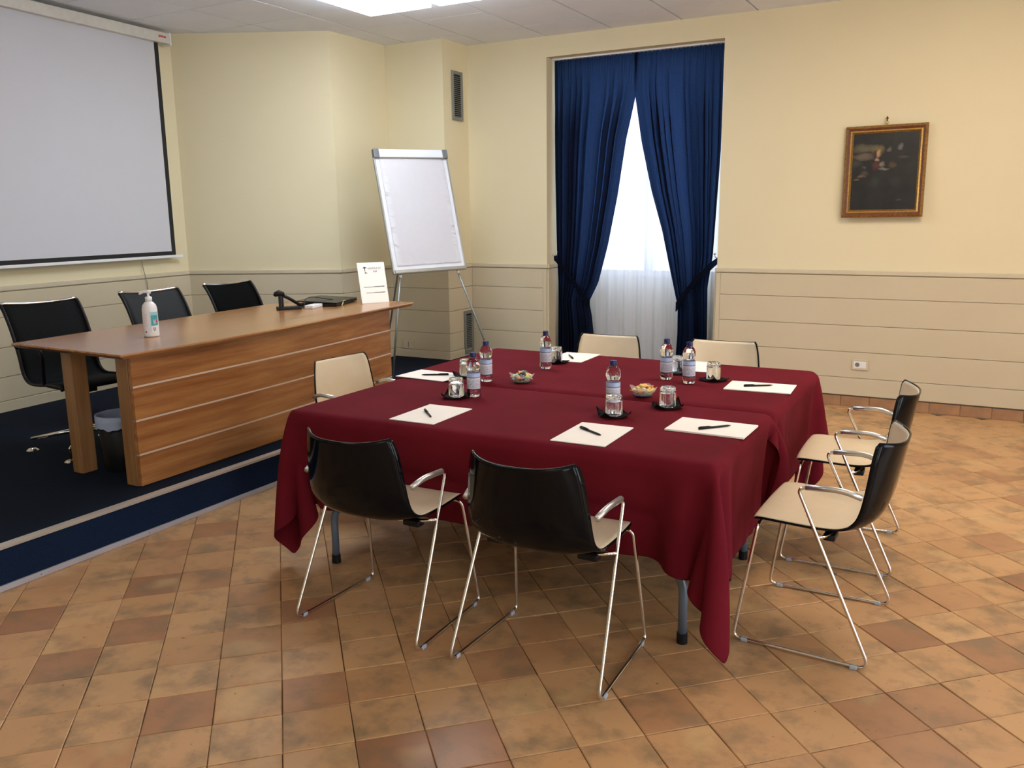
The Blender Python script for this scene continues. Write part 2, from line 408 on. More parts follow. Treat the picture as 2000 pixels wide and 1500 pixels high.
# ---- platform
bm = new(); box(bm, -6.3, -3.458, -3.3, 7.03, 0.0, PH-.004)
plat = struct(finish(bm, 'platform', carpet_riser))
bm = new(); box(bm, -6.3, -3.495, -3.3, 7.03, PH-.004, PH, 0); finish(bm, 'platform_carpet', carpet, plat)
bm = new(); box(bm, -3.490, -3.449, -3.3, 6.99, PH-.003, PH+.0025, .001); box(bm, -3.456, -3.448, -3.3, 6.99, PH-.012, PH+.002, .001)
finish(bm, 'step_nosing', nosing, plat)
bm = new(); box(bm, -3.458, -3.447, -3.3, 6.99, .001, .026, .001)
finish(bm, 'step_base_strip', basestrip, plat)
bm = new()
for k in range(18):
    m_ = Matrix.Translation((-3.4465, -2.9+k*.55, .014)) @ Matrix.Rotation(PI/2, 4, 'Y')
    bmesh.ops.create_cone(bm, cap_ends=True, segments=8, radius1=.0035, radius2=.0025, depth=.002, matrix=m_)
finish(bm, 'strip_screws', darkgreymetal, plat)['kind'] = 'stuff'

# ---- window in the niche: frame, panes
win = struct(finish((lambda b: (box(b, NX0, NX1, YG-.05, YG+.01, .93, .99, .004), b)[1])(new()), 'window_1', whiteplastic))
for a, b, c, d in ((NX0, NX0+.13, .99, NZ), (NX1-.13, NX1, .99, NZ), ((NX0+NX1)/2-.045, (NX0+NX1)/2+.045, .99, NZ-.06), (NX0+.13, NX1-.13, NZ-.06, NZ)):
    bm = new(); box(bm, a, b, YG-.05, YG+.01, c, d, .004); finish(bm, 'window_frame', whiteplastic, win)
panem = mix_trans('window_pane_glass', (.9, .95, 1, 1), (.9, .95, 1, 1), .5, .93)
for a, b in ((NX0+.13, (NX0+NX1)/2-.045), ((NX0+NX1)/2+.045, NX1-.13)):
    bm = new(); box(bm, a, b, YG-.022, YG-.018, .99, NZ-.06); finish(bm, 'pane', panem, win)

# ============================================================ CURTAINS
def lerp_tab(tab, z):
    if z >= tab[0][1]: return tab[0][0]
    for (x0, z0), (x1, z1) in zip(tab, tab[1:]):
        if z >= z1:
            t = (z0-z)/(z0-z1); t2 = t
            return x0+(x1-x0)*t2
    return tab[-1][0]
inL = [(-2.70, 2.83), (-2.716, 2.55), (-2.723, 2.481), (-2.805, 2.13), (-2.876, 1.663), (-2.961, 1.242), (-3.052, .896), (-3.14, .72), (-3.115, .6), (-3.098, .44), (-3.10, .03)]
outL = [(-3.48, 2.83), (-3.47, 1.85), (-3.452, 1.15), (-3.440, .90), (-3.44, .03)]
inR = [(-2.735, 2.83), (-2.73, 2.55), (-2.723, 2.481), (-2.661, 2.101), (-2.566, 1.695), (-2.462, 1.349), (-2.40, 1.08), (-2.349, .875), (-2.308, .71), (-2.307, .477), (-2.33, .03)]
outR = [(-1.975, 2.83), (-1.978, 1.99), (-2.012, 1.15), (-2.048, .88), (-2.038, .47), (-2.04, .03)]
def curtain(name, tabi, tabo, y0, label, seed, hook):
    nu, nv = 300, 80; z1, z0 = 2.828, .02
    rg = random.Random(seed); ph = [rg.uniform(0, 6.28) for _ in range(6)]
    bm = new()
    def f(u, v):
        z = z1+(z0-z1)*v
        xi, xo = lerp_tab(tabi, z), lerp_tab(tabo, z)
        ub = 1-(1-u)**1.0; cum = u+.22*math.sin(PI*u)*(1-u)+.03*math.sin(2*PI*2.3*u+ph[0])+.010*math.sin(2*PI*5.1*u+ph[1]+1.2*v)
        wv = cum
        tight = math.exp(-((z-.74)/.28)**2)
        env = min(1, max(0, (2.76-z)/.5))
        amp = (.004+.020*env)*(1-.35*tight)
        nf = 10.0
        s = math.sin(2*PI*nf*wv+ph[2]+.5*math.sin(3*v+ph[3]))
        s2 = math.sin(2*PI*nf*2.17*wv+ph[4])
        y = y0+amp*(s+.28*s2)
        head = max(0, 1-abs(z-2.80)/.06)+max(0, 1-abs(z-2.70)/.03)*.6
        y += .006*math.sin(2*PI*34*u+ph[5])*min(1, head+ .15)
        x = xo+(xi-xo)*u-abs(xi-xo)/nf*(.17+.10*math.sin(3.1*PI*u+ph[5]))*math.sin(2*(2*PI*nf*wv+ph[2]+.5*math.sin(3*v+ph[3])))*env*min(1, 6*u, 6*(1-u))
        z += .004*math.sin(2*PI*21*u+ph[1]) if v < .02 else 0
        # tie-back pinches the cloth toward the hook side
        y -= .03*tight*math.sin(PI*u)
        return (x, y, z)
    grid_surface(bm, f, nu, nv)
    rt = root(name, ((tabi[0][0]+tabo[0][0])/2, y0, 0)); tag(rt, label, 'curtain', 'navy curtains at the window')
    ob = finish(bm, 'drape', curtain_m, rt, smooth=True, offset=rt.location)
    # tie band
    hx = hook; zi = .70
    xi, xo = lerp_tab(tabi, zi), lerp_tab(tabo, 1.0)
    sgn = 1 if xi > xo else -1
    bm = new()
    def band(u, v):
        t = u; ang = 2*PI*t
        # loop: front pass from hook down to the inner waist, back pass returning
        k = t*2 if t < .5 else 2-2*t
        front = 1 if t < .5 else -1
        x = hx+(xi+sgn*.012-hx)*k; z = 1.115+(zi-1.115)*(k**1.25)
        y = y0-.012-front*(.045*math.sin(PI*min(1, k*.92+.04))**.6)
        return (x, y, z+(v-.5)*(.05+.03*k))
    grid_surface(bm, band, 60, 5)
    bmesh.ops.remove_doubles(bm, verts=bm.verts, dist=1e-5)
    finish(bm, 'tie_band', curtain_m, rt, smooth=True, offset=rt.location)
    bm = new(); hy = YW+.10
    tube(bm, fillet([(hx-sgn*.012, hy, 1.135), (hx+sgn*.03, hy, 1.135), (hx+sgn*.034, hy, 1.16)], .01), .004, 8)
    bmesh.ops.create_uvsphere(bm, u_segments=10, v_segments=6, radius=.010, matrix=Matrix.Translation((hx+sgn*.034, hy, 1.165)))
    finish(bm, 'hook', chrome, rt, smooth=True, offset=rt.location)
    return rt
curtain('curtain', inL, outL, 7.165, 'navy blue curtain tied back on the left side of the window', 3, -3.478)
curtain('curtain', inR, outR, 7.165, 'navy blue curtain tied back on the right side of the window', 8, -1.952)
rt = root('sheer_curtain', (-2.71, 7.28, 0)); tag(rt, 'white sheer curtain hanging behind the navy curtains', 'curtain')
bm = new()
grid_surface(bm, lambda u, v: (NX0+.02+(NX1-NX0-.04)*u, 7.29+.016*math.sin(2*PI*(11*u+.12*math.sin(7*u)))+.006*math.sin(2*PI*27*u+2), 2.80-2.77*v), 220, 24)
finish(bm, 'voile', sheer_m, rt, smooth=True, offset=rt.location)
bm = new(); box(bm, NX0+.005, NX1-.005, 7.12, 7.155, NZ-.016, NZ-.001, .002); box(bm, NX0+.005, NX1-.005, 7.24, 7.27, NZ-.02, NZ-.001, .002)
tag(finish(bm, 'curtain_rail', whiteplastic), 'white double curtain rail under the top of the window niche', 'curtain rail')

# ============================================================ CEILING LIGHTS
DM = {}
def diff_mat(cool, k, side):
    key = (cool, k, side)
    if key not in DM:
        m, nt, b = newmat('glowing_diffuser'); b.inputs['Base Color'].default_value = (.9, .9, .9, 1)
        b.inputs['Emission Color'].default_value = (LAMP_COOL if cool else LAMP_WARM)+(1,); b.inputs['Emission Strength'].default_value = LAMP_W*k*side; DM[key] = m
    return DM[key]
vis_idx = 0
def ceiling_light(x0, y0, lab, wx=.53, wy=1.17, k=1.0):
    cx, cy = x0+wx/2, y0+wy/2
    rt = root('ceiling_light', (cx, cy, ZC-.002)); tag(rt, lab, 'ceiling light', 'square glowing ceiling lights')
    bm = new(); box(bm, -wx/2, wx/2, -wy/2, wy/2, -.078, -.001, .004); df = finish(bm, 'diffuser', diff_mat(x0 < -2, k, 1), rt); df.data.materials.append(diff_mat(x0 < -2, k, 1.9))
    for p in df.data.polygons:
        if abs(p.normal.z) < .5: p.material_index = 1      # extra emission added on the sides to brighten the ceiling
    bm = new(); box(bm, -wx/2-.006, wx/2+.006, -wy/2-.006, wy/2+.006, -.014, 0, .002); finish(bm, 'mounting_frame', whiteplastic, rt)
    return rt
ceiling_light(-4.083, 4.175, 'left glowing square light on the ceiling at the top edge of the photo')
ceiling_light(-3.480, 4.175, 'right glowing square light on the ceiling at the top edge of the photo')
LL = {(-4.083, -.9): 'ceiling light behind the camera on the side of the platform, nearest the screen wall', (-3.48, -.9): 'ceiling light behind the camera over the platform edge', (-.5, -.9): 'ceiling light behind the camera, straight above it', (.12, -.9): 'ceiling light behind the camera on the daylight side',
      (-.5, 4.175): 'ceiling light above the right end of the burgundy tables', (.12, 4.175): 'ceiling light above the two armchairs at the right of the table'}
for x0 in (-4.083, -3.48, -.5, .12):
    for y0 in (-.9,) if x0 < -1 else (4.175, -.9):
        ceiling_light(x0, y0, LL[(x0, y0)], k=.30 if y0 < 2 else 1.0)

# ============================================================ TABLES with draped cloths
ZT = .70
def drape(x0, x1, y0, y1, over, cols, seed, dx=.028, steps=170, it=22):
    """position based cloth: top pinned on the table, overhang falls; over=(left,right,near,far)"""
    rs = np.random.RandomState(seed)
    xs = np.linspace(x0-over[0], x1+over[1], int(round((x1-x0+over[0]+over[1])/dx))+1)
    ys = np.linspace(y0-over[2], y1+over[3], int(round((y1-y0+over[2]+over[3])/dx))+1)
    nx, ny = len(xs), len(ys)
    Xg, Yg = np.meshgrid(xs, ys, indexing='ij')
    P = np.stack([Xg, Yg, np.full_like(Xg, ZT)], -1)
    r = .012
    pin = (Xg > x0+r) & (Xg < x1-r) & (Yg > y0+r) & (Yg < y1-r)
    # start: rotate the overhang half way down so the fall is short
    ox = np.where(Xg < x0, Xg-x0, np.where(Xg > x1, Xg-x1, 0)); oy = np.where(Yg < y0, Yg-y0, np.where(Yg > y1, Yg-y1, 0))
    d = np.hypot(ox, oy); a = math.radians(62)
    P[..., 2] -= d*math.sin(a); P[..., 0] -= ox*(1-math.cos(a)); P[..., 1] -= oy*(1-math.cos(a))
    P[~pin] += rs.normal(0, .0008, (int((~pin).sum()), 3))
    lf = sum(rs.uniform(.3, 1)*np.sin(rs.uniform(8, 22)*Xg+rs.uniform(8, 22)*Yg+rs.uniform(0, 6)) for _ in range(5))*.0025
    P[..., 0] += np.where(pin, 0, lf); P[..., 1] += np.where(pin, 0, lf)
    V = np.zeros_like(P); wgt = np.where(pin, 0., 1.)
    lx, ly = xs[1]-xs[0], ys[1]-ys[0]; ld = math.hypot(lx, ly)
    cons = []
    def add(sa, sb, L0, k): cons.append((sa, sb, L0, k))
    s = slice
    for p in (0, 1):
        add((s(p, nx-1, 2), s(None)), (s(p+1, nx, 2), s(None)), lx, 1.)
        add((s(None), s(p, ny-1, 2)), (s(None), s(p+1, ny, 2)), ly, 1.)
        add((s(p, nx-1, 2), s(0, ny-1)), (s(p+1, nx, 2), s(1, ny)), ld, .35)
        add((s(p, nx-1, 2), s(1, ny)), (s(p+1, nx, 2), s(0, ny-1)), ld, .35)
    for p in range(4):
        add((s(p, nx-2, 4), s(None)), (s(p+2, nx, 4), s(None)), 2*lx, .45)
        add((s(None), s(p, ny-2, 4)), (s(None), s(p+2, ny, 4)), 2*ly, .45)
    cons2 = []
    for sa, sb, L0, k in cons:
        A, B = P[sa], P[sb]; na = (min(A.shape[0], B.shape[0]), min(A.shape[1], B.shape[1]))
        def cut(sl):
            o = []
            for q, m, tot in zip(sl, na, (nx, ny)):
                st, _, stp = q.indices(tot); o.append(s(st, st+stp*(m-1)+1, stp))
            return tuple(o)
        cons2.append((cut(sa), cut(sb), L0, k))
    dt = .02; g = np.array([0, 0, -9.8])
    for st in range(steps):
        V *= .94; V += (g*dt)*wgt[..., None]
        Q = P+V*dt*wgt[..., None]
        for _ in range(it):
            for sa, sb, L0, k in cons2:
                A, B = Q[sa], Q[sb]; wa, wb = wgt[sa], wgt[sb]
                D = B-A; n = np.sqrt((D*D).sum(-1))+1e-9; ws = wa+wb; ws = np.where(ws == 0, 1, ws)
                c = (k*(n-L0)/n/ws)[..., None]*D
                Q[sa] = A+c*wa[..., None]; Q[sb] = B-c*wb[..., None]
            # table block, pushing out sideways or up
            ins = (Q[..., 0] > x0) & (Q[..., 0] < x1) & (Q[..., 1] > y0) & (Q[..., 1] < y1) & (Q[..., 2] < ZT) & ~pin
            if ins.any():
                q = Q[ins]; pen = np.stack([q[:, 0]-x0, x1-q[:, 0], q[:, 1]-y0, y1-q[:, 1], ZT-q[:, 2]], 1)
                m = pen.argmin(1)
                # only the table top slab (5 cm) pushes up; below it, only sideways near edges
                q[:, 0] = np.where(m == 0, x0, np.where(m == 1, x1, q[:, 0])); q[:, 1] = np.where(m == 2, y0, np.where(m == 3, y1, q[:, 1]))
                q[:, 2] = np.where(m == 4, ZT, q[:, 2])
                slab = q[:, 2] > ZT-.05; Q[ins] = np.where(slab[:, None], q, Q[ins])
            for (a0, a1, b0, b1, c1, ax, val) in cols:     # things standing against the cloth
                rp = min(1., st/(steps*.6)); v_ = (y0-.05)+(val-(y0-.05))*rp if ax == 1 else (x1+.05)+(val-(x1+.05))*rp
                lim = (Q[..., 1] < v_) if ax == 1 else (Q[..., 0] > v_)
                ins = (Q[..., 0] > a0) & (Q[..., 0] < a1) & (Q[..., 1] > b0) & (Q[..., 1] < b1) & (Q[..., 2] < c1) & lim
                Q[..., ax] = np.where(ins & ~pin, v_, Q[..., ax])
            Q[..., 2] = np.maximum(Q[..., 2], .012)
        V = (Q-P)/dt; sp = np.sqrt((V*V).sum(-1))[..., None]; V *= np.minimum(1, 1.3/(sp+1e-9)); P = Q
    return P, nx, ny
def cloth_obj(P, nx, ny, parent_loc, label):
    P = P.copy(); P[..., 2] += .0025
    me = bpy.data.meshes.new('tablecloth')
    vs = [tuple(v-np.array(parent_loc)) for v in P.reshape(-1, 3)]
    fs = [(i*ny+j, (i+1)*ny+j, (i+1)*ny+j+1, i*ny+j+1) for i in range(nx-1) for j in range(ny-1)]
    me.from_pydata(vs, [], fs); me.polygons.foreach_set('use_smooth', [True]*len(fs)); me.materials.append(cloth_m)
    o = link('tablecloth', me, None, parent_loc)
    so = o.modifiers.new('thick', 'SOLIDIFY'); so.thickness = .0018; so.offset = 1
    sb = o.modifiers.new('sub', 'SUBSURF'); sb.levels = 1; sb.render_levels = 1; sb.boundary_smooth = 'PRESERVE_CORNERS'
    return tag(o, label, 'tablecloth', 'burgundy tablecloths')
TY0, TYM, TY1 = 2.645, 3.487, 4.545
TX0, TX1 = -2.56, -.70
tablewood = simple('folding_table_laminate', srgb(150, 120, 90), .5)
def folding_table(x0, x1, y0, y1, lab):
    rt = root('folding_table', ((x0+x1)/2, (y0+y1)/2, 0)); tag(rt, lab, 'table', 'folding tables under burgundy cloths')
    off = rt.location
    bm = new(); box(bm, x0+.030, x1-.030, y0+.030, y1-.030, ZT-.034, ZT-.007, .008); finish(bm, 'tabletop', tablewood, rt, offset=off)
    for sx in (-1, 1):
        for sy in (-1, 1):
            fx = (x0+.14) if sx < 0 else (x1-.14); fy = (y0+.115) if sy < 0 else (y1-.115)
            bm = new(); tube(bm, fillet([(fx-sx*.11, fy, ZT-.03), (fx-sx*.095, fy, .33), (fx, fy, .24), (fx, fy, .03)], .07, 8), .0165, 12)
            lg = finish(bm, 'leg', bluelegs, rt, smooth=True, offset=off)
            bm = new(); bmesh.ops.create_cone(bm, cap_ends=True, segments=16, radius1=.020, radius2=.019, depth=.038, matrix=Matrix.Translation((fx, fy, .020)))
            finish(bm, 'rubber_foot', blackplastic, lg, offset=off)
        xx = x0+.25 if sx < 0 else x1-.25
        bm = new(); tube(bm, [(xx, y0+.115, .62), (xx, y1-.115, .62)], .012, 10); finish(bm, 'crossbar', bluelegs, rt, smooth=True, offset=off)
    return rt
folding_table(TX0, TX1, TY0, TYM-.012, 'folding table with blue grey legs under the nearer burgundy cloth')
folding_table(TX0-.06, TX1+.005, TYM+.014, TY1, 'folding table under the farther burgundy cloth by the window')
# chairs standing against the cloths: (x0,x1,y0,y1,zmax, axis, pushed-to value)
near_cols = [(-2.20, -1.61, 2.3, 2.74, .47, 1, 2.742), (-1.52, -.93, 2.3, 2.74, .47, 1, 2.742)]
right_cols = [(-.71, -.4, 2.82, 3.45, .475, 0, -.715), (-.71, -.4, 3.66, 4.26, .475, 0, -.715)]
Pc, nx, ny = drape(TX0, TX1, TY0, TYM-.012, (.405, .405, .405, .10), near_cols+right_cols[:1], 4)
cloth_obj(Pc, nx, ny, (-1.63, 3.06, 0), 'burgundy cloth over the nearer table, corner nearly touching the floor')
Pc, nx, ny = drape(TX0-.06, TX1+.005, TYM+.014, TY1, (.405, .39, .10, .405), right_cols[1:], 9)
cloth_obj(Pc, nx, ny, (-1.65, 4.0, 0), 'burgundy cloth over the farther table by the window')

# ============================================================ CHAIRS
PROF = [(.198, .437, .186, .444, .212), (.188, .449, .180, .455, .222), (.15, .454, .15, .459, .229), (.09, .452, .09, .458, .232), (.02, .446, .02, .456, .233), (-.05, .439, -.045, .456, .232),
        (-.11, .436, -.09, .460, .231), (-.158, .445, -.122, .472, .229), (-.192, .468, -.145, .495, .226), (-.216, .505, -.158, .528, .223), (-.232, .555, -.167, .575, .219), (-.245, .62, -.175, .635, .212), (-.257, .69, -.182, .70, .203), (-.268, .748, -.190, .764, .188)]
def shell_pt(u, v):
    n = len(PROF)-1; x = v*n; i = min(int(x), n-1); t = x-i
    p0, p1, p2, p3 = (PROF[max(i-1, 0)], PROF[i], PROF[i+1], PROF[min(i+2, n)])
    q = [.5*((2*b)+(-a+c)*t+(2*a-5*b+4*c-d)*t*t+(-a+3*b-3*c+d)*t**3) for a, b, c, d in zip(p0, p1, p2, p3)]
    k = abs(u)**2.8
    return Vector((u*q[4], q[0]+(q[2]-q[0])*k, q[1]+(q[3]-q[1])*k))
def shell_n(u, v):
    e = .004
    a = shell_pt(min(1, u+e), v)-shell_pt(max(-1, u-e), v); b = shell_pt(u, min(1, v+e))-shell_pt(u, max(0, v-e))
    n = a.cross(b).normalized()
    return -n
def round_rect(s, t):
    return s, t
def layer(bm, o0, o1, inset, nu=25, nv=46):
    """closed slab between offsets o0 (outer) and o1 along the normal"""
    # sign so that positive offset is towards the sitter
    G = {}
    for side, off in ((0, o0), (1, o1)):
        for j in range(nv):
            v = inset*.35+(1-inset*.7)*j/(nv-1)
            # rounded corners: pull the first/last rows in
            for i in range(nu):
                u = -1+2*i/(nu-1); u *= (1-inset)
                vv = v
                ends = min(j, nv-1-j)
                if ends < 3:
                    u *= (1, .992, .998, 1)[ends] if ends else .955
                p = shell_pt(u, vv)+shell_n(u, vv)*off
                G[side, j, i] = bm.verts.new(p)
    for j in range(nv-1):
        for i in range(nu-1):
            bm.faces.new((G[0, j, i], G[0, j, i+1], G[0, j+1, i+1], G[0, j+1, i]))
            bm.faces.new((G[1, j, i], G[1, j+1, i], G[1, j+1, i+1], G[1, j, i+1]))
    for j in range(nv-1):
        bm.faces.new((G[0, j, 0], G[0, j+1, 0], G[1, j+1, 0], G[1, j, 0])); bm.faces.new((G[0, j, nu-1], G[1, j, nu-1], G[1, j+1, nu-1], G[0, j+1, nu-1]))
    for i in range(nu-1):
        bm.faces.new((G[0, 0, i], G[1, 0, i], G[1, 0, i+1], G[0, 0, i+1])); bm.faces.new((G[0, nv-1, i], G[0, nv-1, i+1], G[1, nv-1, i+1], G[1, nv-1, i]))
    recalc(bm)
# check the sign of the normal once (sitter side of the seat is up)
SG = 1 if shell_n(0, .25).z > 0 else -1
_sn = shell_n
def shell_n(u, v): return _sn(u, v)*SG
def make_sled_chair():
    rt = root('armchair', (0, 0, 0))
    bm = new(); layer(bm, -.006, .0012, 0.0); sh = finish(bm, 'shell', shellblack, rt, smooth=True)
    bm = new(); layer(bm, .0010, .0036, .022); c = finish(bm, 'seat_lining', shellcream, rt, smooth=True); c['label'] = 'cream inner face of the black shell'
    for s_ in (-1, 1):
        bm = new()
        pts = [(0, .168, .434), (s_*.232, .168, .434), (s_*.262, .232, .0085), (s_*.276, -.232, .0085), (s_*.247, .038, .592), (s_*.247, -.02, .598)]
        tube(bm, fillet(pts, [0, .028, .03, .045, .055, 0], 7), .0062, 10)
        fr = finish(bm, 'sled_frame', chrome, rt, smooth=True)
        bm = new(); tube(bm, fillet([(s_*.247, .012, .5975), (s_*.247, -.105, .603), (s_*.236, -.165, .583)], .03, 6), .0105, 12)
        finish(bm, 'armrest', satin, rt, smooth=True)
        for yy in (.19, -.18):
            bm = new(); xx = s_*(.262+.014*(.19-yy)/.37)
            box(bm, xx-.008, xx+.008, yy-.012, yy+.012, .0005, .014, .003); finish(bm, 'glide', greyglide, rt)
    bm = new(); tube(bm, fillet([(-.254, -.038, .43), (-.20, -.065, .425), (0, -.10, .418), (.20, -.065, .425), (.254, -.038, .43)], .05), .0062, 10)
    finish(bm, 'rear_crossbar', chrome, rt, smooth=True)
    bm = new(); box(bm, -.12, .12, -.06, -.02, .415, .432, .005); box(bm, -.10, -.06, -.03, .17, .424, .436, .003); box(bm, .06, .10, -.03, .17, .424, .436, .003)
    for s_ in (-1, 1): box(bm, s_*.17-.035, s_*.17+.035, -.085, -.045, .405, .428, .006)
    finish(bm, 'seat_bracket', blackplastic, rt)
    return rt
def copy_tree(o, parent=None):
    c = o.copy(); C.objects.link(c); c.parent = parent
    for ch in list(o.children): copy_tree(ch, c)
    return c
proto = make_sled_chair()
CH = [((-1.913, 2.478), 0.0, 'black shell armchair seen from behind, left of the two in front of the table'),
      ((-1.222, 2.482), 0.0, 'black shell armchair seen from behind, right of the two in front of the table'),
      ((-.449, 3.130), PI/2-.03, 'armchair with cream seat at the right of the table, nearest the camera'),
      ((-.470, 3.955), PI/2+.03, 'armchair with cream seat at the right of the table, farther back'),
      ((-2.835, 3.560), -PI/2-.10, 'armchair showing its cream back between the wooden desk and the burgundy table'),
      ((-2.033, 4.775), PI+.02, 'armchair with cream back in front of the navy curtains, left of the two'),
      ((-1.318, 4.815), PI+.03, 'armchair with cream back at the far right side of the table')]
for k, ((x, y), rz, lab) in enumerate(CH):
    o = proto if k == 0 else copy_tree(proto)
    o.location = (x, y, 0); o.rotation_euler = (0, 0, rz); tag(o, lab, 'chair', 'black and cream armchairs round the table')

# ============================================================ THINGS ON THE TABLE
K = ZT+.0055                      # level of the cloth
def sheet(name, corners, th, lab):
    cx = sum(c[0] for c in corners)/4; cy = sum(c[1] for c in corners)/4
    bm = new(); prism(bm, [(x-cx, y-cy) for x, y in corners], 0, th); recalc(bm)
    return tag(finish(bm, name, paper, None, (cx, cy, K)), lab, 'paper', 'white writing pads on the table')
f = 1.0126
def sc(pts): return [(x*f, y*f) for x, y in pts]
def rect(cx, cy, w_, h_, a):
    c_, s_ = math.cos(a), math.sin(a)
    return [(cx+x*c_-y*s_, cy+x*s_+y*c_) for x, y in ((-w_/2, -h_/2), (w_/2, -h_/2), (w_/2, h_/2), (-w_/2, h_/2))]
sheet('writing_pad', rect(-1.920*f, 2.808*f, .21, .297, .012), .003, 'white sheet in front of the left near chair, at the near left of the table')
sheet('writing_pad', rect(-1.207*f, 2.800*f, .21, .297, .02), .003, 'white sheet at the near edge of the table, behind the middle black chair')
sheet('writing_pad', rect(-.846*f, 3.074*f, .297, .21, -.015), .006, 'white pad at the near right of the table, beside the front right chair')
sheet('writing_pad', rect(-.860*f, 3.917*f, .297, .21, .06), .004, 'white pad at the far right corner of the table')
sheet('writing_pad', rect(-2.400*f, 3.520*f, .297, .21, -.06), .003, 'white sheet at the left of the table before the cream chair by the desk')
sheet('writing_pad', rect(-1.985*f, 4.325*f, .21, .297, .03), .003, 'white sheet at the far side of the table, before the left curtain chair')
sheet('writing_pad', rect(-1.300*f, 4.325*f, .21, .297, .03), .003, 'white sheet partly hidden behind the two bottles at the far right')
def make_pen():
    rt = root('pen', (0, 0, 0))
    bm = new(); tube(bm, [(-.070, 0, .0045), (-.062, 0, .0045), (.0, 0, .0045), (.052, 0, .0045), (.066, 0, .0045)], .004, 10, rfun=lambda t: (.0035, .004, .0042, .0038, .0012)[int(round(t*4))]); finish(bm, 'barrel', blackplastic, rt, smooth=True)
    bm = new(); tube(bm, [(-.071, 0, .0052), (-.02, 0, .0052)], .0052, 10); cp = finish(bm, 'cap', blackplastic, rt, smooth=True)
    bm = new(); box(bm, -.068, -.028, -.0015, .0015, .0098, .0115, .0006); finish(bm, 'clip', blackplastic, cp)
    return rt
pens = [((-1.978, 2.843), (-1.867, 2.732), .003, 'black pen on the near left sheet'), ((-1.278, 2.849), (-1.161, 2.773), .003, 'black pen on the sheet at the middle of the near edge'),
        ((-.877, 3.010), (-.781, 3.115), .006, 'black pen on the pad at the near right of the table'), ((-.927, 3.886), (-.808, 3.961), .004, 'black pen on the pad at the far right corner'),
        ((-2.320, 3.551), (-2.440, 3.486), .003, 'black pen on the sheet at the left of the table'), ((-1.952, 4.246), (-2.045, 4.381), .003, 'black pen on the sheet at the far side before the curtains')]
pp = make_pen()
for k, (a, b, h, lab) in enumerate(pens):
    o = pp if k == 0 else copy_tree(pp)
    a = Vector(a)*f; b = Vector(b)*f; m_ = (a+b)/2; d = b-a
    o.location = (m_.x, m_.y, K+h); o.rotation_euler = (0, 0, math.atan2(d.y, d.x)); tag(o, lab, 'pen', 'black pens on the writing pads')

# bottles
def label_mat():
    m, nt, b = newmat('bottle_label_print')
    tc = N(nt, 'ShaderNodeTexCoord'); sp = N(nt, 'ShaderNodeSeparateXYZ'); L(nt, tc.outputs['Object'], sp.inputs[0])
    z = sp.outputs[2]
    def band(lo, hi):
        a = N(nt, 'ShaderNodeMath', operation='GREATER_THAN'); L(nt, z, a.inputs[0]); a.inputs[1].default_value = lo
        c = N(nt, 'ShaderNodeMath', operation='LESS_THAN'); L(nt, z, c.inputs[0]); c.inputs[1].default_value = hi
        d = N(nt, 'ShaderNodeMath', operation='MULTIPLY'); L(nt, a.outputs[0], d.inputs[0]); L(nt, c.outputs[0], d.inputs[1]); return d.outputs[0]
    ang = N(nt, 'ShaderNodeMath', operation='ARCTAN2'); L(nt, sp.outputs[1], ang.inputs[0]); L(nt, sp.outputs[0], ang.inputs[1])
    cb = N(nt, 'ShaderNodeCombineXYZ'); L(nt, ang.outputs[0], cb.inputs[0]); L(nt, z, cb.inputs[2])
    mp = N(nt, 'ShaderNodeMapping'); mp.inputs['Scale'].default_value = (9, 1, 320); L(nt, cb.outputs[0], mp.inputs[0])
    nz = noise(nt, mp.outputs[0], 1.0, 1)
    txt = N(nt, 'ShaderNodeMath', operation='MULTIPLY'); L(nt, ramp(nt, nz, .54, .58), txt.inputs[0]); L(nt, band(.046, .082), txt.inputs[1])
    c = mixc(nt, txt.outputs[0], srgb(214, 216, 228), srgb(120, 122, 140))
    c = mixc(nt, band(.0915, .110), c, srgb(168, 184, 220))
    c = mixc(nt, band(.0885, .0915), c, srgb(40, 50, 100)); c = mixc(nt, band(.036, .039), c, srgb(60, 44, 96))
    L(nt, c, b.inputs['Base Color']); b.inputs['Roughness'].default_value = .35; return m
label_m = label_mat()
def make_bottle():
    rt = root('water_bottle', (0, 0, 0))
    prof = [(.010, .004), (.022, .001), (.028, .004), (.0305, .012), (.0305, .034), (.0295, .036), (.0295, .104), (.0300, .108), (.0248, .115), (.0246, .118), (.0290, .127), (.0315, .140), (.0302, .153), (.0250, .166), (.0170, .176), (.0125, .181), (.0125, .186)]
    bm = new(); lathe(bm, prof, 30, lambda a, j: 1+(.07*math.cos(5*a) if j in (1, 2) else .035*math.cos(5*a) if j == 3 else 0)); recalc(bm)
    finish(bm, 'bottle_body', water, rt, smooth=True)
    bm = new(); lathe(bm, [(.0299, .036), (.0301, .0365), (.0301, .1095), (.0299, .110)], 30, cap=False); recalc(bm); finish(bm, 'bottle_label', label_m, rt, smooth=True)
    bm = new(); lathe(bm, [(.0135, .184), (.0145, .1845), (.0145, .198), (.0135, .2)], 24, lambda a, j: 1+.02*math.cos(24*a/2)); recalc(bm); c = finish(bm, 'cap', capblue, rt, smooth=False)
    bm = new(); lathe(bm, [(.0128, .1795), (.0152, .180), (.0152, .1825), (.0128, .183)], 24); recalc(bm); finish(bm, 'neck_ring', capblue, rt, smooth=True)
    return rt
bp = make_bottle()
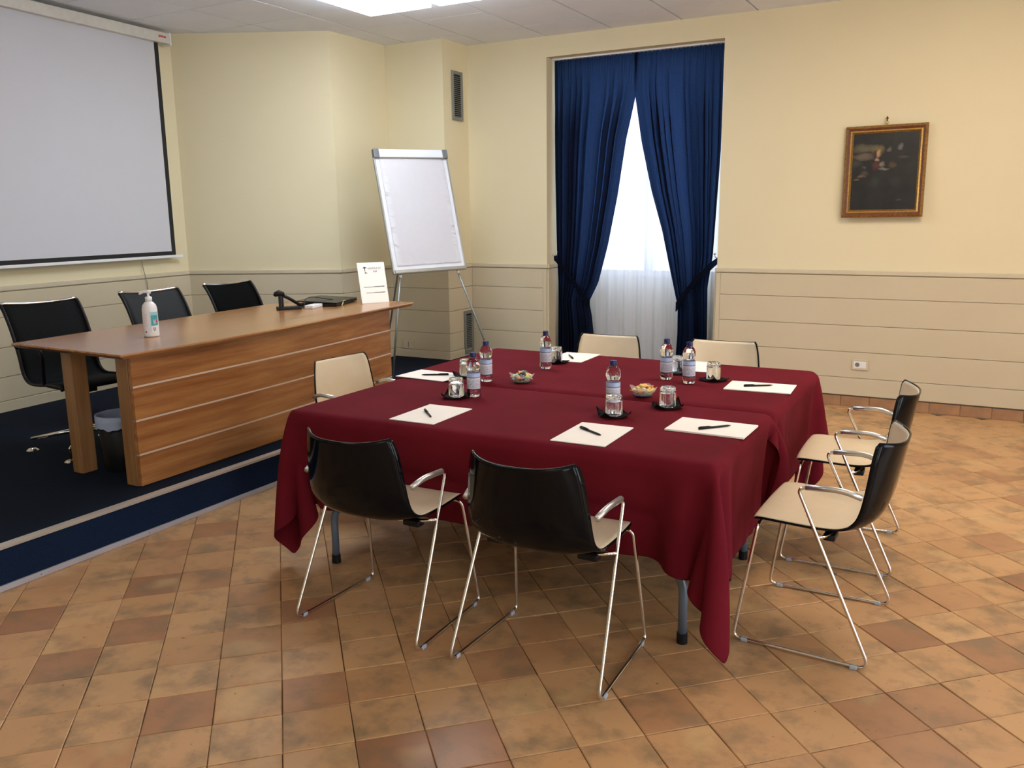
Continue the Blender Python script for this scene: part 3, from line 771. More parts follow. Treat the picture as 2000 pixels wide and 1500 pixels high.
bots = [((-2.073, 3.508), 'water bottle standing farther back of the two at the left of the table'), ((-1.946, 3.181), 'water bottle right behind the upturned glass at the near left'),
        ((-1.969, 3.942), 'water bottle beside the far sheet in front of the left curtain'), ((-1.310, 3.246), 'water bottle seen through the upturned glass in the middle of the near table'),
        ((-1.311, 3.927), 'left one of the two water bottles standing close together at the far right'), ((-1.183, 3.875), 'right one of the two water bottles standing close together at the far right')]
for k, ((x, y), lab) in enumerate(bots):
    o = bp if k == 0 else copy_tree(bp)
    o.location = (x*f, y*f, K); o.rotation_euler = (0, 0, k*1.7); tag(o, lab, 'bottle', 'small water bottles on the table')
# coasters + upturned tumblers
napkin_m = simple('black_paper_napkin', (.007, .007, .008, 1), .75, var=.2, vscale=60, bmp=.1, spec=.25)
def make_coaster(seed):
    rg = random.Random(seed); h = [rg.uniform(.004, .030) for _ in range(4)]
    bm = new()
    def ff(u, v):
        x, y = (u-.5)*.125, (v-.5)*.125; r = max(abs(u-.5), abs(v-.5))*2; c = (abs(u-.5)*2)*(abs(v-.5)*2)
        q = (1 if u > .5 else 0)+(2 if v > .5 else 0)
        return (x*(1-.10*c), y*(1-.10*c), .0045+h[q]*c**2+.003*max(0, r-.6))
    grid_surface(bm, ff, 15, 15)
    bmesh.ops.solidify(bm, geom=bm.faces[:], thickness=.0014)
    return bm
def make_tumbler():
    bm = new(); n = 12
    # upturned: rim below, thick base on top
    prof = [(.0352, 0), (.0350, .004), (.0338, .058), (.0330, .070), (.0318, .078), (.029, .0825), (.010, .083), (.010, .069), (.0285, .066), (.0305, .055), (.0322, .004), (.0325, 0)]
    rm = lambda a, j: 1+(.012*math.cos(8*a))
    lathe(bm, prof, 48, rm, cap=False)
    bm.verts.ensure_lookup_table()
    # caps: outside top and inside top, rim ring
    N_ = 48
    ring = lambda j: [bm.verts[j*N_+k] for k in range(N_)]
    bm.faces.new(ring(6)); 
    bmesh.ops.recalc_face_normals(bm, faces=bm.faces)
    return bm
def tumbler_mesh():
    bm = new()
    prof = [(.0338, .001), (.0352, .0), (.0350, .004), (.0338, .058), (.0330, .070), (.0318, .078), (.029, .0825), (.0005, .083)]
    inner = [(.0005, .068), (.024, .0675), (.0290, .064), (.0308, .055), (.0322, .004), (.0338, .001)]
    lathe(bm, prof+inner, 40, lambda a, j: 1+(.013*math.cos(8*a) if 0 < j < 7 else .013*math.cos(8*a)), cap=False)
    bmesh.ops.remove_doubles(bm, verts=bm.verts, dist=.0006)
    recalc(bm); return bm
tm = tumbler_mesh(); tme = bpy.data.meshes.new('tumbler'); tm.to_mesh(tme); tm.free(); tme.materials.append(clearglass)
tme.polygons.foreach_set('use_smooth', [True]*len(tme.polygons))
gl = [((-2.006, 3.132), 'at the near left of the table, before the bottle', .3), ((-2.231, 3.580), 'beside the left sheet, behind the bottle', .9), ((-2.000, 4.130), 'next to the bottle by the left curtain', 1.4),
      ((-1.247, 3.100), 'before the bottle on the near table', .7), ((-1.106, 3.340), 'alone beside the bowl of yellow sweets', .5), ((-1.308, 4.105), 'behind the two far right bottles', .2), ((-1.101, 4.000), 'to the right of the two far right bottles', 1.1)]
for k, ((x, y), lab, a) in enumerate(gl):
    bm = make_coaster(k+20); o = finish(bm, 'coaster', napkin_m, None, (x*f, y*f, K), smooth=True); o.rotation_euler = (0, 0, a)
    tag(o, 'black paper coaster under the glass '+lab, 'coaster', 'black coasters under the glasses')
    o = link('tumbler', tme, None, (x*f, y*f, K+.0062)); o.rotation_euler = (0, 0, a*1.3); tag(o, 'clear upturned tumbler '+lab, 'glass', 'upturned glasses on the table')
# bowls of sweets
bowl_m, nt, b = newmat('thin_bowl_glass'); b.inputs['Base Color'].default_value = (.95, .95, 1, 1); b.inputs['Roughness'].default_value = .04; b.inputs['Alpha'].default_value = .22; b.inputs['Specular IOR Level'].default_value = .9
cand = {'yellow': srgb(250, 214, 96), 'orange': srgb(246, 172, 92), 'green': srgb(176, 192, 104), 'teal': srgb(156, 208, 200), 'white': srgb(228, 222, 205), 'dark': srgb(50, 62, 70)}
cmat = {k: simple('candy_wrapper_'+k, v, .3, coat=.3, var=.15, vscale=160) for k, v in cand.items()}
def candy_mesh():
    bm = new()
    prof = lambda t: (.0062, .0042, .0016, .0058, .0078, .0074, .0052, .0016, .0044, .0066)[int(round(t*9))]
    tube(bm, [(x, 0, 0) for x in (-.0185, -.0145, -.0110, -.0085, -.004, .003, .0075, .0105, .0145, .0185)], .006, 9, rfun=prof)
    for v in bm.verts:
        if abs(v.co.x) > .0115: v.co.z *= .35; v.co.y *= 1.5
    return bm
cm = candy_mesh(); cme = {}
for k in cand:
    me = bpy.data.meshes.new('candy'); cm.to_mesh(me); me.materials.append(cmat[k]); me.polygons.foreach_set('use_smooth', [True]*len(me.polygons)); cme[k] = me
cm.free()
def bowl(x, y, lab, mix, seed, base):
    rt = root('candy_bowl', (x, y, K)); tag(rt, lab, 'bowl', 'glass bowls of sweets')
    bm = new()
    prof = [(.001, .006), (.028, .006), (.040, .012), (.049, .026), (.056, .040), (.0575, .0405), (.0505, .0255), (.0415, .0105), (.028, .0035), (.001, .0035)]
    lathe(bm, prof, 48, None, cap=False)
    for v in bm.verts:
        a = math.atan2(v.co.y, v.co.x); r = math.hypot(v.co.x, v.co.y)
        if r > .045: v.co.z += .007*math.cos(4*a+seed)*(r-.045)/.012; v.co.x *= 1+.10*math.cos(4*a+seed)*(r-.045)/.012; v.co.y *= 1+.10*math.cos(4*a+seed)*(r-.045)/.012
    recalc(bm); finish(bm, 'glass_dish', bowl_m, rt, smooth=True)
    bm = new(); lathe(bm, [(.034, .0), (.040, .001), (.041, .0030), (.036, .0034)], 32); recalc(bm); b_ = finish(bm, 'dish_foot', blackplastic, rt, smooth=True)
    rg = random.Random(seed); n = 0
    for ring, cnt, rad, zz in ((0, 6, .026, .017), (1, 9, .040, .0275), (2, 6, .026, .035), (3, 3, .010, .046)):
        for q in range(cnt):
            a = 2*PI*q/cnt+ring*.5+rg.uniform(-.15, .15); col = mix[n % len(mix)]; n += 1
            o = bpy.data.objects.new('candy', cme[col]); C.objects.link(o)
            o.scale = (1.22,)*3; o.location = (x+rad*math.cos(a), y+rad*math.sin(a), K+zz+rg.uniform(0, .002))
            o.rotation_euler = (rg.uniform(-.4, .4), rg.uniform(-.35, .35), a+PI/2+rg.uniform(-.6, .6))
            o['label'] = 'small %s wrapped sweet in the %s' % (col, base); o['category'] = 'candy'; o['group'] = '%s sweets in the %s' % (col, base)
bowl(-1.905*f, 3.560*f, 'left glass bowl of yellow, green and blue sweets', ['yellow', 'teal', 'orange', 'dark', 'green', 'yellow', 'white', 'orange', 'teal', 'dark'], 5, 'left glass bowl')
bowl(-1.274*f, 3.512*f, 'right glass bowl of yellow and orange sweets', ['yellow', 'orange', 'yellow', 'white', 'orange', 'green', 'yellow', 'orange'], 6, 'right glass bowl')

# ============================================================ DESK
ZD = .88
droot = root('speaker_desk', (-4.0, 3.9, PH)); tag(droot, 'long wooden speaker desk with panelled front on the blue platform', 'desk')
off = droot.location
def smooth_poly(pts, n=8):
    out = []
    for i in range(len(pts)-1):
        p0, p1, p2, p3 = pts[max(i-1, 0)], pts[i], pts[i+1], pts[min(i+2, len(pts)-1)]
        for k in range(n):
            t = k/n; out.append(tuple(.5*((2*b)+(-a+c)*t+(2*a-5*b+4*c-d)*t*t+(-a+3*b-3*c+d)*t**3) for a, b, c, d in zip(p0, p1, p2, p3)))
    out.append(pts[-1]); return out
front = smooth_poly([(-3.521, 2.594), (-3.506, 3.1), (-3.522, 3.6), (-3.575, 4.15), (-3.632, 4.7), (-3.680, 5.195)])
poly = front+[(-4.66, 5.28), (-4.405, 2.612)]
bm = new()
cxp = (-4.05, 3.9)
def inset(p, d):
    x, y = p; dx_, dy_ = cxp[0]-x, cxp[1]-y; l = math.hypot(dx_, dy_*.6); return (x+dx_/l*d, y+dy_/l*d*.6)
rings = []
for pts, z in (([inset(p, .030) for p in poly], ZD-.026), ([inset(p, .004) for p in poly], ZD-.012), (poly, ZD-.007), ([inset(p, .003) for p in poly], ZD)):
    rings.append([bm.verts.new((x, y, z)) for x, y in pts])
n = len(poly)
bm.faces.new(rings[0][::-1]); bm.faces.new(rings[-1])
for a, b in zip(rings, rings[1:]):
    for k in range(n): bm.faces.new((a[k], a[(k+1) % n], b[(k+1) % n], b[k]))
finish(bm, 'desktop', linwood, droot, offset=off)
def desk_front(y, o=0): # x of the panel face at y
    t = (y-2.70)/(4.97-2.70); return -3.604-.13*t+.028*math.sin(PI*t)+o
bw = [.191, .3555, .5285, .6975, .853]
for z0, z1 in zip(bw, bw[1:]):
    bm = new(); ys = [2.705+(4.965-2.705)*k/14 for k in range(15)]
    a = []
    for y in ys:
        a.append([bm.verts.new((desk_front(y), y, z0+.0046)), bm.verts.new((desk_front(y), y, z1-.0046)), bm.verts.new((desk_front(y)-.024, y, z1-.0035)), bm.verts.new((desk_front(y)-.024, y, z0+.0035))])
    for p, q in zip(a, a[1:]):
        for k in range(4): bm.faces.new((p[k], q[k], q[(k+1) % 4], p[(k+1) % 4]))
    bm.faces.new(a[0]); bm.faces.new(a[-1][::-1]); recalc(bm)
    finish(bm, 'front_board', linwood, droot, offset=off)
for z in bw[1:-1]:
    bm = new(); pr = None
    for k in range(15):
        y = 2.705+(4.965-2.705)*k/14; c = [bm.verts.new((desk_front(y, .0012), y, z-.0046)), bm.verts.new((desk_front(y, .0012), y, z+.0046)), bm.verts.new((desk_front(y)-.02, y, z+.0035)), bm.verts.new((desk_front(y)-.02, y, z-.0035))]
        if pr:
            for q in range(4): bm.faces.new((pr[q], c[q], c[(q+1) % 4], pr[(q+1) % 4]))
        pr = c
    recalc(bm); finish(bm, 'metal_strip', strip, droot, offset=off)
for (xa, xb, ya, yb) in ((-3.712, -3.630, 2.70, 2.79), (-4.160, -4.080, 2.715, 2.802), (-3.85, -3.76, 4.86, 4.96), (-4.36, -4.27, 4.90, 5.0)):
    bm = new(); box(bm, xa, xb, ya, yb, PH+.001, ZD-.026, .004); finish(bm, 'leg', postwood, droot, offset=off)

# ---- sanitizer
def sanit():
    x, y = -3.935, 3.104
    rt = root('sanitizer_bottle', (x, y, ZD)); tag(rt, 'white pump bottle of hand sanitizer with teal label on the wooden desk', 'bottle')
    bm = new(); lathe(bm, [(.030, 0), (.0385, .003), (.0395, .010), (.039, .12), (.0385, .150), (.0345, .170), (.024, .184), (.0155, .190), (.0150, .197)], 28); recalc(bm); finish(bm, 'bottle_body', whiteplastic, rt, smooth=True)
    bm = new(); lathe(bm, [(.0175, .192), (.0178, .213), (.0100, .2165), (.0065, .218), (.0065, .236)], 24); recalc(bm); p = finish(bm, 'pump_collar', whiteplastic, rt, smooth=True)
    bm = new(); tube(bm, [(.012, .008, .240), (-.002, -.002, .243), (-.022, -.016, .241), (-.034, -.025, .233), (-.037, -.027, .228)], .006, 10, rfun=lambda t: .0095-.0045*t); finish(bm, 'pump_nozzle', whiteplastic, p, smooth=True)
    def patch(nm, a0, a1, z0, z1, m, r=.0398, segs=8):
        bm = new(); V = []
        for k in range(segs+1):
            a = a0+(a1-a0)*k/segs; V.append([bm.verts.new((rr_*math.cos(a), rr_*math.sin(a), z)) for rr_ in (r,) for z in (z0, z1)])
        for p_, q_ in zip(V, V[1:]): bm.faces.new((p_[0], q_[0], q_[1], p_[1]))
        return finish(bm, nm, m, rt, smooth=True)
    view = math.atan2(-y, -x)
    teal = simple('teal_print', srgb(70, 160, 170), .4); teal2 = simple('pale_teal_print', srgb(150, 205, 212), .4)
    patch('label_patch', view+.05, view+1.15, .062, .118, teal); patch('label_patch', view+.05, view+1.15, .118, .135, teal2)
    patch('label_patch', view-.12, view+.05, .030, .140, simple('pale_blue_print', srgb(205, 226, 240), .4))
    patch('label_mark', view+.40, view+.48, .072, .094, whiteplastic, .0402, 2); patch('label_mark', view+.58, view+.66, .072, .094, whiteplastic, .0402, 2)
    patch('label_mark', view+.76, view+1.0, .078, .092, simple('red_print', srgb(205, 70, 95), .4), .0402, 3)
    patch('label_mark', view+.28, view+.40, .040, .052, darkgreymetal, .0400, 2); patch('label_mark', view+.50, view+.62, .040, .052, darkgreymetal, .0400, 2); patch('label_mark', view+.34, view+.56, .034, .040, darkgreymetal, .0400, 3)
    pink = simple('pink_print', srgb(222, 196, 206), .4)
    for k in range(7): patch('label_mark', view-.95, view-.35-.04*(k % 3), .060+k*.010, .0625+k*.010, pink, .0399, 4)
    patch('label_mark', view-.85, view-.60, .024, .033, simple('maroon_print', srgb(150, 80, 110), .4), .0400, 3)
sanit()
# ---- desk microphone
rt = root('desk_microphone', (-4.205, 4.45, ZD), .95); tag(rt, 'black desk microphone unit folded low on the wooden desk', 'microphone')
bm = new(); box(bm, -.080, .080, -.045, .045, 0, .020, .005); finish(bm, 'base', blackplastic, rt)
bm = new(); box(bm, -.070, -.052, -.018, -.004, .018, .100, .004); box(bm, -.050, -.036, -.016, -.004, .018, .095, .004); finish(bm, 'upright', blackplastic, rt)
bm = new(); tube(bm, [(-.055, 0, .108), (0, 0, .078), (.085, .0, .022)], .011, 12); finish(bm, 'handset_arm', blackplastic, rt, smooth=True)
bm = new(); tube(bm, [(-.095, 0, .096), (-.085, 0, .108), (-.062, 0, .116), (-.038, 0, .106), (-.030, 0, .094)], .018, 12, rfun=lambda t: .010+.011*math.sin(PI*t)); finish(bm, 'microphone_head', blackplastic, rt, smooth=True)
# ---- laptop, adapter, cables
rt = root('laptop', (-4.21, 4.86, ZD), .33); tag(rt, 'closed black laptop lying behind the sign on the desk', 'laptop')
lapm = simple('laptop_lid', (.010, .010, .011, 1), .3, var=.05, spec=.25)
bm = new(); box(bm, -.15, .15, -.21, .21, .004, .020, .004); finish(bm, 'laptop_base', blackplastic, rt)
bm = new(); box(bm, -.15, .15, -.21, .21, .0215, .029, .003, Matrix.Rotation(math.radians(2.5), 3, 'Y'), (.15, 0, .022)); finish(bm, 'laptop_lid', lapm, rt)
bm = new()
for a in (-.12, .12):
    for b in (-.18, .18): box(bm, a-.012, a+.012, b-.012, b+.012, 0, .0045)
finish(bm, 'laptop_feet', blackmatte, rt)
rt = tag(finish((lambda b: (box(b, -.032, .032, -.075, .075, 0, .024, .005), b)[1])(new()), 'power_adapter', whiteplastic, None, (-4.115, 4.60, ZD)), 'white flat power adapter between microphone and laptop on the desk', 'adapter'); rt.rotation_euler = (0, 0, .25)
bm = new(); tube(bm, smooth_poly([(-4.16, 4.54, ZD+.004), (-4.20, 4.60, ZD+.018), (-4.24, 4.66, ZD+.05), (-4.235, 4.73, ZD+.060), (-4.19, 4.80, ZD+.044), (-4.15, 4.85, ZD+.034)], 6), .003, 8)
tag(finish(bm, 'black_cable', blackmatte, smooth=True), 'thin black cable arching between the microphone and the laptop', 'cable')
bm = new(); tube(bm, smooth_poly([(-4.02, 4.79, ZD+.003), (-4.03, 4.815, ZD+.018), (-4.05, 4.84, ZD+.028), (-4.06, 4.88, ZD+.028)], 6), .003, 8)
tag(finish(bm, 'yellow_cable', simple('yellow_cable_skin', srgb(214, 208, 140), .5), smooth=True), 'short yellow cable curling out beside the white sign', 'cable')
# ---- sign in a stand
sgx = Vector((-3.905, 5.035, 0)); sa_ = math.atan2(.206, .113)
rt = root('table_sign', (sgx.x, sgx.y, ZD), sa_); tag(rt, 'white upright printed sign leaning back at the right end of the desk', 'sign')
tilt = Matrix.Rotation(math.radians(-14), 3, 'X')
def signpart(nm, x0, x1, z0, z1, y0, y1, m):
    bm = new(); box(bm, x0, x1, y0, y1, z0, z1, 0, tilt, (0, 0, 0)); return finish(bm, nm, m, rt)
signpart('sign_sheet', -.105, .105, .004, .301, -.002, .0, paper)
signpart('acrylic_back', -.107, .107, .002, .302, .0002, .0022, acrylic)
bm = new(); box(bm, -.107, .107, 0, .06, 0, .0025); finish(bm, 'acrylic_foot', acrylic, rt)
ink = simple('grey_print', srgb(52, 54, 60), .6); inkl = simple('light_grey_print', srgb(96, 98, 108), .6); inkp = simple('pink_grey_print', srgb(205, 170, 178), .6)
def text(body, size, x, z, m):
    cu = bpy.data.curves.new('lettering', 'FONT'); cu.body = body; cu.size = size; cu.align_x = 'CENTER'; cu.extrude = .0002
    to = bpy.data.objects.new('t', cu); C.objects.link(to); dg = bpy.context.evaluated_depsgraph_get()
    me = bpy.data.meshes.new_from_object(to.evaluated_get(dg)); bpy.data.objects.remove(to)
    mt = tilt.to_4x4() @ Matrix.Translation((x, -.0028, z)) @ Matrix.Rotation(PI/2, 4, 'X')
    me.transform(mt); me.materials.clear(); me.materials.append(m); return link('lettering', me, rt)
text('RADIOLA IN', .0185, .022, .252, inkl); text('BAR', .017, .028, .228, ink)
signpart('lettering', -.034, .078, .2455, .2465, -.0026, -.002, inkp)
# logo: palm-like emblem
bm = new()
for k in range(7):
    a = math.radians(10+k*27)
    tube(bm, [(-.052, -.003, .258), (-.052+.008*math.cos(a), -.003, .262+.008*math.sin(a)), (-.052+.0145*math.cos(a), -.003, .258+.010*math.sin(a))], .0016, 5)
box(bm, -.0545, -.0495, -.0033, -.0025, .240, .262); box(bm, -.0545, -.037, -.0033, -.0025, .222, .227); box(bm, -.0545, -.050, -.0033, -.0025, .222, .236)
bmesh.ops.rotate(bm, cent=(0, 0, 0), matrix=tilt, verts=bm.verts); finish(bm, 'emblem', ink, rt)
for z, w0, w1, gaps in ((.118, -.078, .085, (-.035, -.012, .0)), (.075, -.064, .085, (.003,))):
    x = w0; rg = random.Random(int(z*1000))
    while x < w1:
        l_ = rg.uniform(.004, .009); bold = x > 0
        signpart('lettering', x, min(x+l_, w1), z, z+(.006 if bold else .0045), -.0026, -.002, ink if bold else inkl)
        x += l_+.0016
# ---- bin
rt = root('waste_bin', (-3.985, 2.905, PH)); tag(rt, 'black waste bin with a pale bag folded over its rim under the desk', 'waste bin')
bm = new(); lathe(bm, [(.100, .001), (.102, .006), (.124, .295), (.121, .295), (.099, .010), (.001, .008)], 36, cap=False); recalc(bm); finish(bm, 'bucket', blackplastic, rt, smooth=True)
rg = random.Random(5)
bm = new(); wv = [rg.uniform(-.006, .006) for _ in range(72)]
lathe(bm, [(.105, .10), (.1185, .285), (.1225, .303), (.1305, .301), (.1312, .27), (.1300, .236)], 72, None, cap=False)
for v in bm.verts:
    a = math.atan2(v.co.y, v.co.x); k_ = int((a+PI)/(2*PI)*72) % 72
    s_ = 1+.010*math.sin(9*a)+.006*math.sin(23*a+1)
    if v.co.z < .25 and math.hypot(v.co.x, v.co.y) > .12: v.co.z += .005*math.sin(7*a)+.003*math.sin(17*a)
    if math.hypot(v.co.x, v.co.y) > .126: v.co.x *= s_; v.co.y *= s_
finish(bm, 'bin_liner', linermat, rt, smooth=True)

# ============================================================ OFFICE CHAIRS
def make_office():
    rt = root('office_chair', (0, 0, 0))    # faces +x
    prof = [(.225, .402), (.20, .418), (.10, .42), (-.02, .408), (-.12, .405), (-.175, .425), (-.205, .47), (-.222, .54), (-.25, .62), (-.295, .72), (-.345, .80), (-.38, .838)]
    def cr(v):
        n_ = len(prof)-1; x = v*n_; i = min(int(x), n_-1); t = x-i
        p0, p1, p2, p3 = prof[max(i-1, 0)], prof[i], prof[i+1], prof[min(i+2, n_)]
        return [.5*((2*b)+(-a+c)*t+(2*a-5*b+4*c-d)*t*t+(-a+3*b-3*c+d)*t**3) for a, b, c, d in zip(p0, p1, p2, p3)]
    bm = new()
    def ff(u, v):
        x, z = cr(v); k = 1-(2*u-1)**2
        hw = .215 if v < .5 else .215-.0*(v-.5)
        return Vector((x-.018*k*(1 if v > .45 else .3), (2*u-1)*hw, z-.010*k*(1 if v < .45 else 0)-(.012*k if v > .97 else 0)))
    V = grid_surface(bm, ff, 13, 46)
    bmesh.ops.solidify(bm, geom=bm.faces[:], thickness=.004); finish(bm, 'mesh_seat_and_back', meshfab, rt, smooth=True)
    for s_ in (-1, 1):
        bm = new(); tube(bm, [(cr(v/30)[0], s_*.222, cr(v/30)[1]) for v in range(31)], .010, 8); finish(bm, 'side_rail', blackplastic, rt, smooth=True)
        bm = new(); tube(bm, fillet([(-.225, s_*.228, .60), (-.19, s_*.255, .625), (.06, s_*.255, .635), (.09, s_*.245, .60), (.04, s_*.226, .415)], .04), .009, 8); finish(bm, 'armrest', blackplastic, rt, smooth=True)
    bm = new(); tube(bm, [(-.383-.018*(1-(k/8-1)**2), (k/8-1)*.224, .846-.014*(1-(k/8-1)**2)) for k in range(17)], .0095, 8); finish(bm, 'top_rail', chrome, rt, smooth=True)
    bm = new(); box(bm, -.11, .12, -.15, .15, .372, .396, .008); box(bm, -.14, .10, -.04, .04, .345, .375, .006); finish(bm, 'tilt_mechanism', blackplastic, rt)
    bm = new(); tube(bm, [(0, 0, .35), (0, 0, .10)], .022, 14); finish(bm, 'column', chrome, rt, smooth=True)
    for k in range(4):
        a = PI/4+k*PI/2; c_, s_ = math.cos(a), math.sin(a)
        bm = new(); tube(bm, [(0, 0, .118), (.305*c_, .305*s_, .070)], .011, 8, rfun=lambda t: .016-.007*t); lg = finish(bm, 'base_arm', chrome, rt, smooth=True)
        bm = new(); tube(bm, [(.305*c_, .305*s_, .075), (.305*c_, .305*s_, .008)], .006, 8); lathe_z = bmesh.ops.create_cone(bm, cap_ends=True, segments=20, radius1=.034, radius2=.022, depth=.010, matrix=Matrix.Translation((.305*c_, .305*s_, .006)))
        finish(bm, 'foot_glide', chrome, lg, smooth=False)
    return rt
op = make_office()
for k, (x, y, rz, lab) in enumerate([(-4.545, 3.075, -.12, 'black mesh office chair behind the left end of the desk'), (-4.56, 3.885, -.06, 'black mesh office chair behind the white pump bottle on the desk'), (-4.57, 4.60, -.02, 'black mesh office chair nearest the microphone, third from the left')]):
    o = op if k == 0 else copy_tree(op)
    o.location = (x, y, PH); o.rotation_euler = (0, 0, rz); tag(o, lab, 'chair', 'black mesh office chairs behind the desk')

# ============================================================ FLIP CHART
al, be, ga = 1.109, .262, .017
wv_ = Vector((math.cos(al), math.sin(al), 0)); bv_ = Vector((-math.sin(al)*math.sin(be), math.cos(al)*math.sin(be), math.cos(be)))
W_ = wv_*math.cos(ga)+bv_*math.sin(ga); B_ = -wv_*math.sin(ga)+bv_*math.cos(ga); N_f = W_.cross(B_).normalized()
if N_f.x < 0: N_f = -N_f
c0 = Vector((-3.991, 5.891, 1.059))
fr = root('flip_chart', (-4.1, 5.93, PH)); tag(fr, 'white flip chart easel with blank paper in the corner by the window wall', 'flip chart')
def fpt(a, b, n_): return c0+W_*a+B_*b+N_f*n_
def fbox(nm, a0, a1, b0, b1, n0, n1, m, bev=0, parent=fr):
    bm = new(); vs = box(bm, a0, a1, b0, b1, n0, n1, bev)
    for v in bm.verts: v.co = fpt(*v.co)
    recalc(bm); return finish(bm, nm, m, parent, offset=fr.location)
fbox('board', -.335, .335, .004, 1.006, -.016, -.002, boardwhite)
alum = simple('brushed_aluminium', srgb(176, 180, 180), .35, metal=.7, var=.03)
fbox('edge_strip', -.342, -.330, .0, 1.0, -.020, .004, alum, .002); fbox('edge_strip', .330, .342, .0, 1.0, -.020, .004, alum, .002); fbox('edge_strip', -.342, .342, -.006, .010, -.020, .008, alum, .002)
fbox('pen_tray', -.33, .33, -.002, .024, .004, .018, alum, .003)
fbox('clamp_bar', -.32, .32, .945, 1.012, .002, .016, boardwhite, .004)
fbox('clamp_line', -.315, .315, .940, .948, .004, .019, alum, .002)
for s_ in (-1, 1): fbox('clamp_end', s_*.318-.024, s_*.318+.024, .940, 1.014, -.018, .022, simple('grey_corner_plastic', srgb(110, 112, 116), .4), .006)
bm = new()
def pg(u, v): 
    a = -.298+.596*u; b = .945-.885*v; return fpt(a, b, .006+.003*math.sin(PI*v)*math.sin(5*v+2*u)+.0015*math.sin(9*v+4*u))
grid_surface(bm, pg, 12, 40); bmesh.ops.solidify(bm, geom=bm.faces[:], thickness=.003); finish(bm, 'paper_pad', flippaper, fr, smooth=True, offset=fr.location)
legm = simple('easel_leg_grey', srgb(150, 154, 152), .35, metal=.5, var=.04)
for nm, top, foot in (('leg', fpt(-.272, -.02, -.028), (-4.13, 5.50, PH)), ('leg', fpt(.272, -.02, -.028), (-3.60, 6.26, PH)), ('leg', fpt(.0, .80, -.03), (-4.74, 6.20, PH))):
    bm = new(); ft = Vector(foot); tube(bm, [top+(top-ft).normalized()*(.10 if nm == 'leg' and top.z < 1.3 else 0), ft+Vector((0, 0, .012))], .0085, 10)
    lg = finish(bm, 'leg', legm, fr, smooth=True, offset=fr.location)
    bm = new(); bmesh.ops.create_cone(bm, cap_ends=True, segments=12, radius1=.012, radius2=.010, depth=.03, matrix=Matrix.Translation(ft+Vector((0, 0, .016)))); finish(bm, 'foot_cap', blackplastic, lg, offset=fr.location)
    if top.z < 1.3:
        bm = new(); bmesh.ops.create_uvsphere(bm, u_segments=12, v_segments=8, radius=.014, matrix=Matrix.Translation(top)); finish(bm, 'leg_knob', whiteplastic, lg, smooth=True, offset=fr.location)

# ============================================================ PROJECTION SCREEN on the left wall
dL = Vector((-.093, .9957, 0)).normalized(); nL = Vector((.9957, .093, 0)).normalized(); A0 = Vector((-6.12, 5.27, 0))
sr = root('projection_screen', (A0.x+.05, A0.y-1.4, 1.2)); tag(sr, 'large roll-down projection screen with black border on the left wall', 'projection screen')
def sbox(nm, s0, s1, o0, o1, z0, z1, m, bev=0):
    bm = new(); box(bm, s0, s1, o0, o1, z0, z1, bev)
    for v in bm.verts: v.co = A0+dL*v.co.x+nL*v.co.y+Vector((0, 0, v.co.z))
    recalc(bm); return finish(bm, nm, m, sr, offset=sr.location)
sbox('roller_case', -2.93, -.110, .022, .105, 2.905, 2.985, boardwhite, .006).data.materials[0] = simple('screen_case_paint', srgb(214, 210, 202), .4)
sbox('case_end', -.112, -.098, .016, .112, 2.895, 2.992, whiteplastic, .003)
sbox('screen_fabric', -2.78, -.236, .0600, .0615, 1.236, 2.92, screenfab)
sbox('black_border', -.240, -.196, .0600, .0616, 1.204, 2.92, blackmatte); sbox('black_border', -2.82, -2.78, .0600, .0616, 1.204, 2.92, blackmatte); sbox('black_border', -2.78, -.236, .0600, .0616, 1.204, 1.236, blackmatte)
sbox('weight_bar', -2.90, -.125, .052, .072, 1.182, 1.204, whiteplastic, .005)
redm = simple('red_print', srgb(190, 60, 60), .5)
for k in range(6): sbox('case_lettering', -.225+k*.0135, -.225+k*.0135+(.010 if k % 2 else .011), .105, .1057, 2.944-(.004 if k == 0 else 0), 2.960, redm)
bm = new(); pts = [(s, o, z) for s, o, z in ((-.535, .024, 1.165), (-.525, .023, 1.10), (-.505, .030, 1.0), (-.495, .024, .93), (-.47, .024, .70), (-.465, .03, .30))]
tube(bm, smooth_poly([tuple(A0+dL*s+nL*o+Vector((0, 0, z))) for s, o, z in pts], 6), .0035, 6)
tag(finish(bm, 'wall_cable', simple('pale_cable', srgb(170, 164, 150), .5), smooth=True), 'thin pale cable hanging down the wall below the projection screen', 'cable')

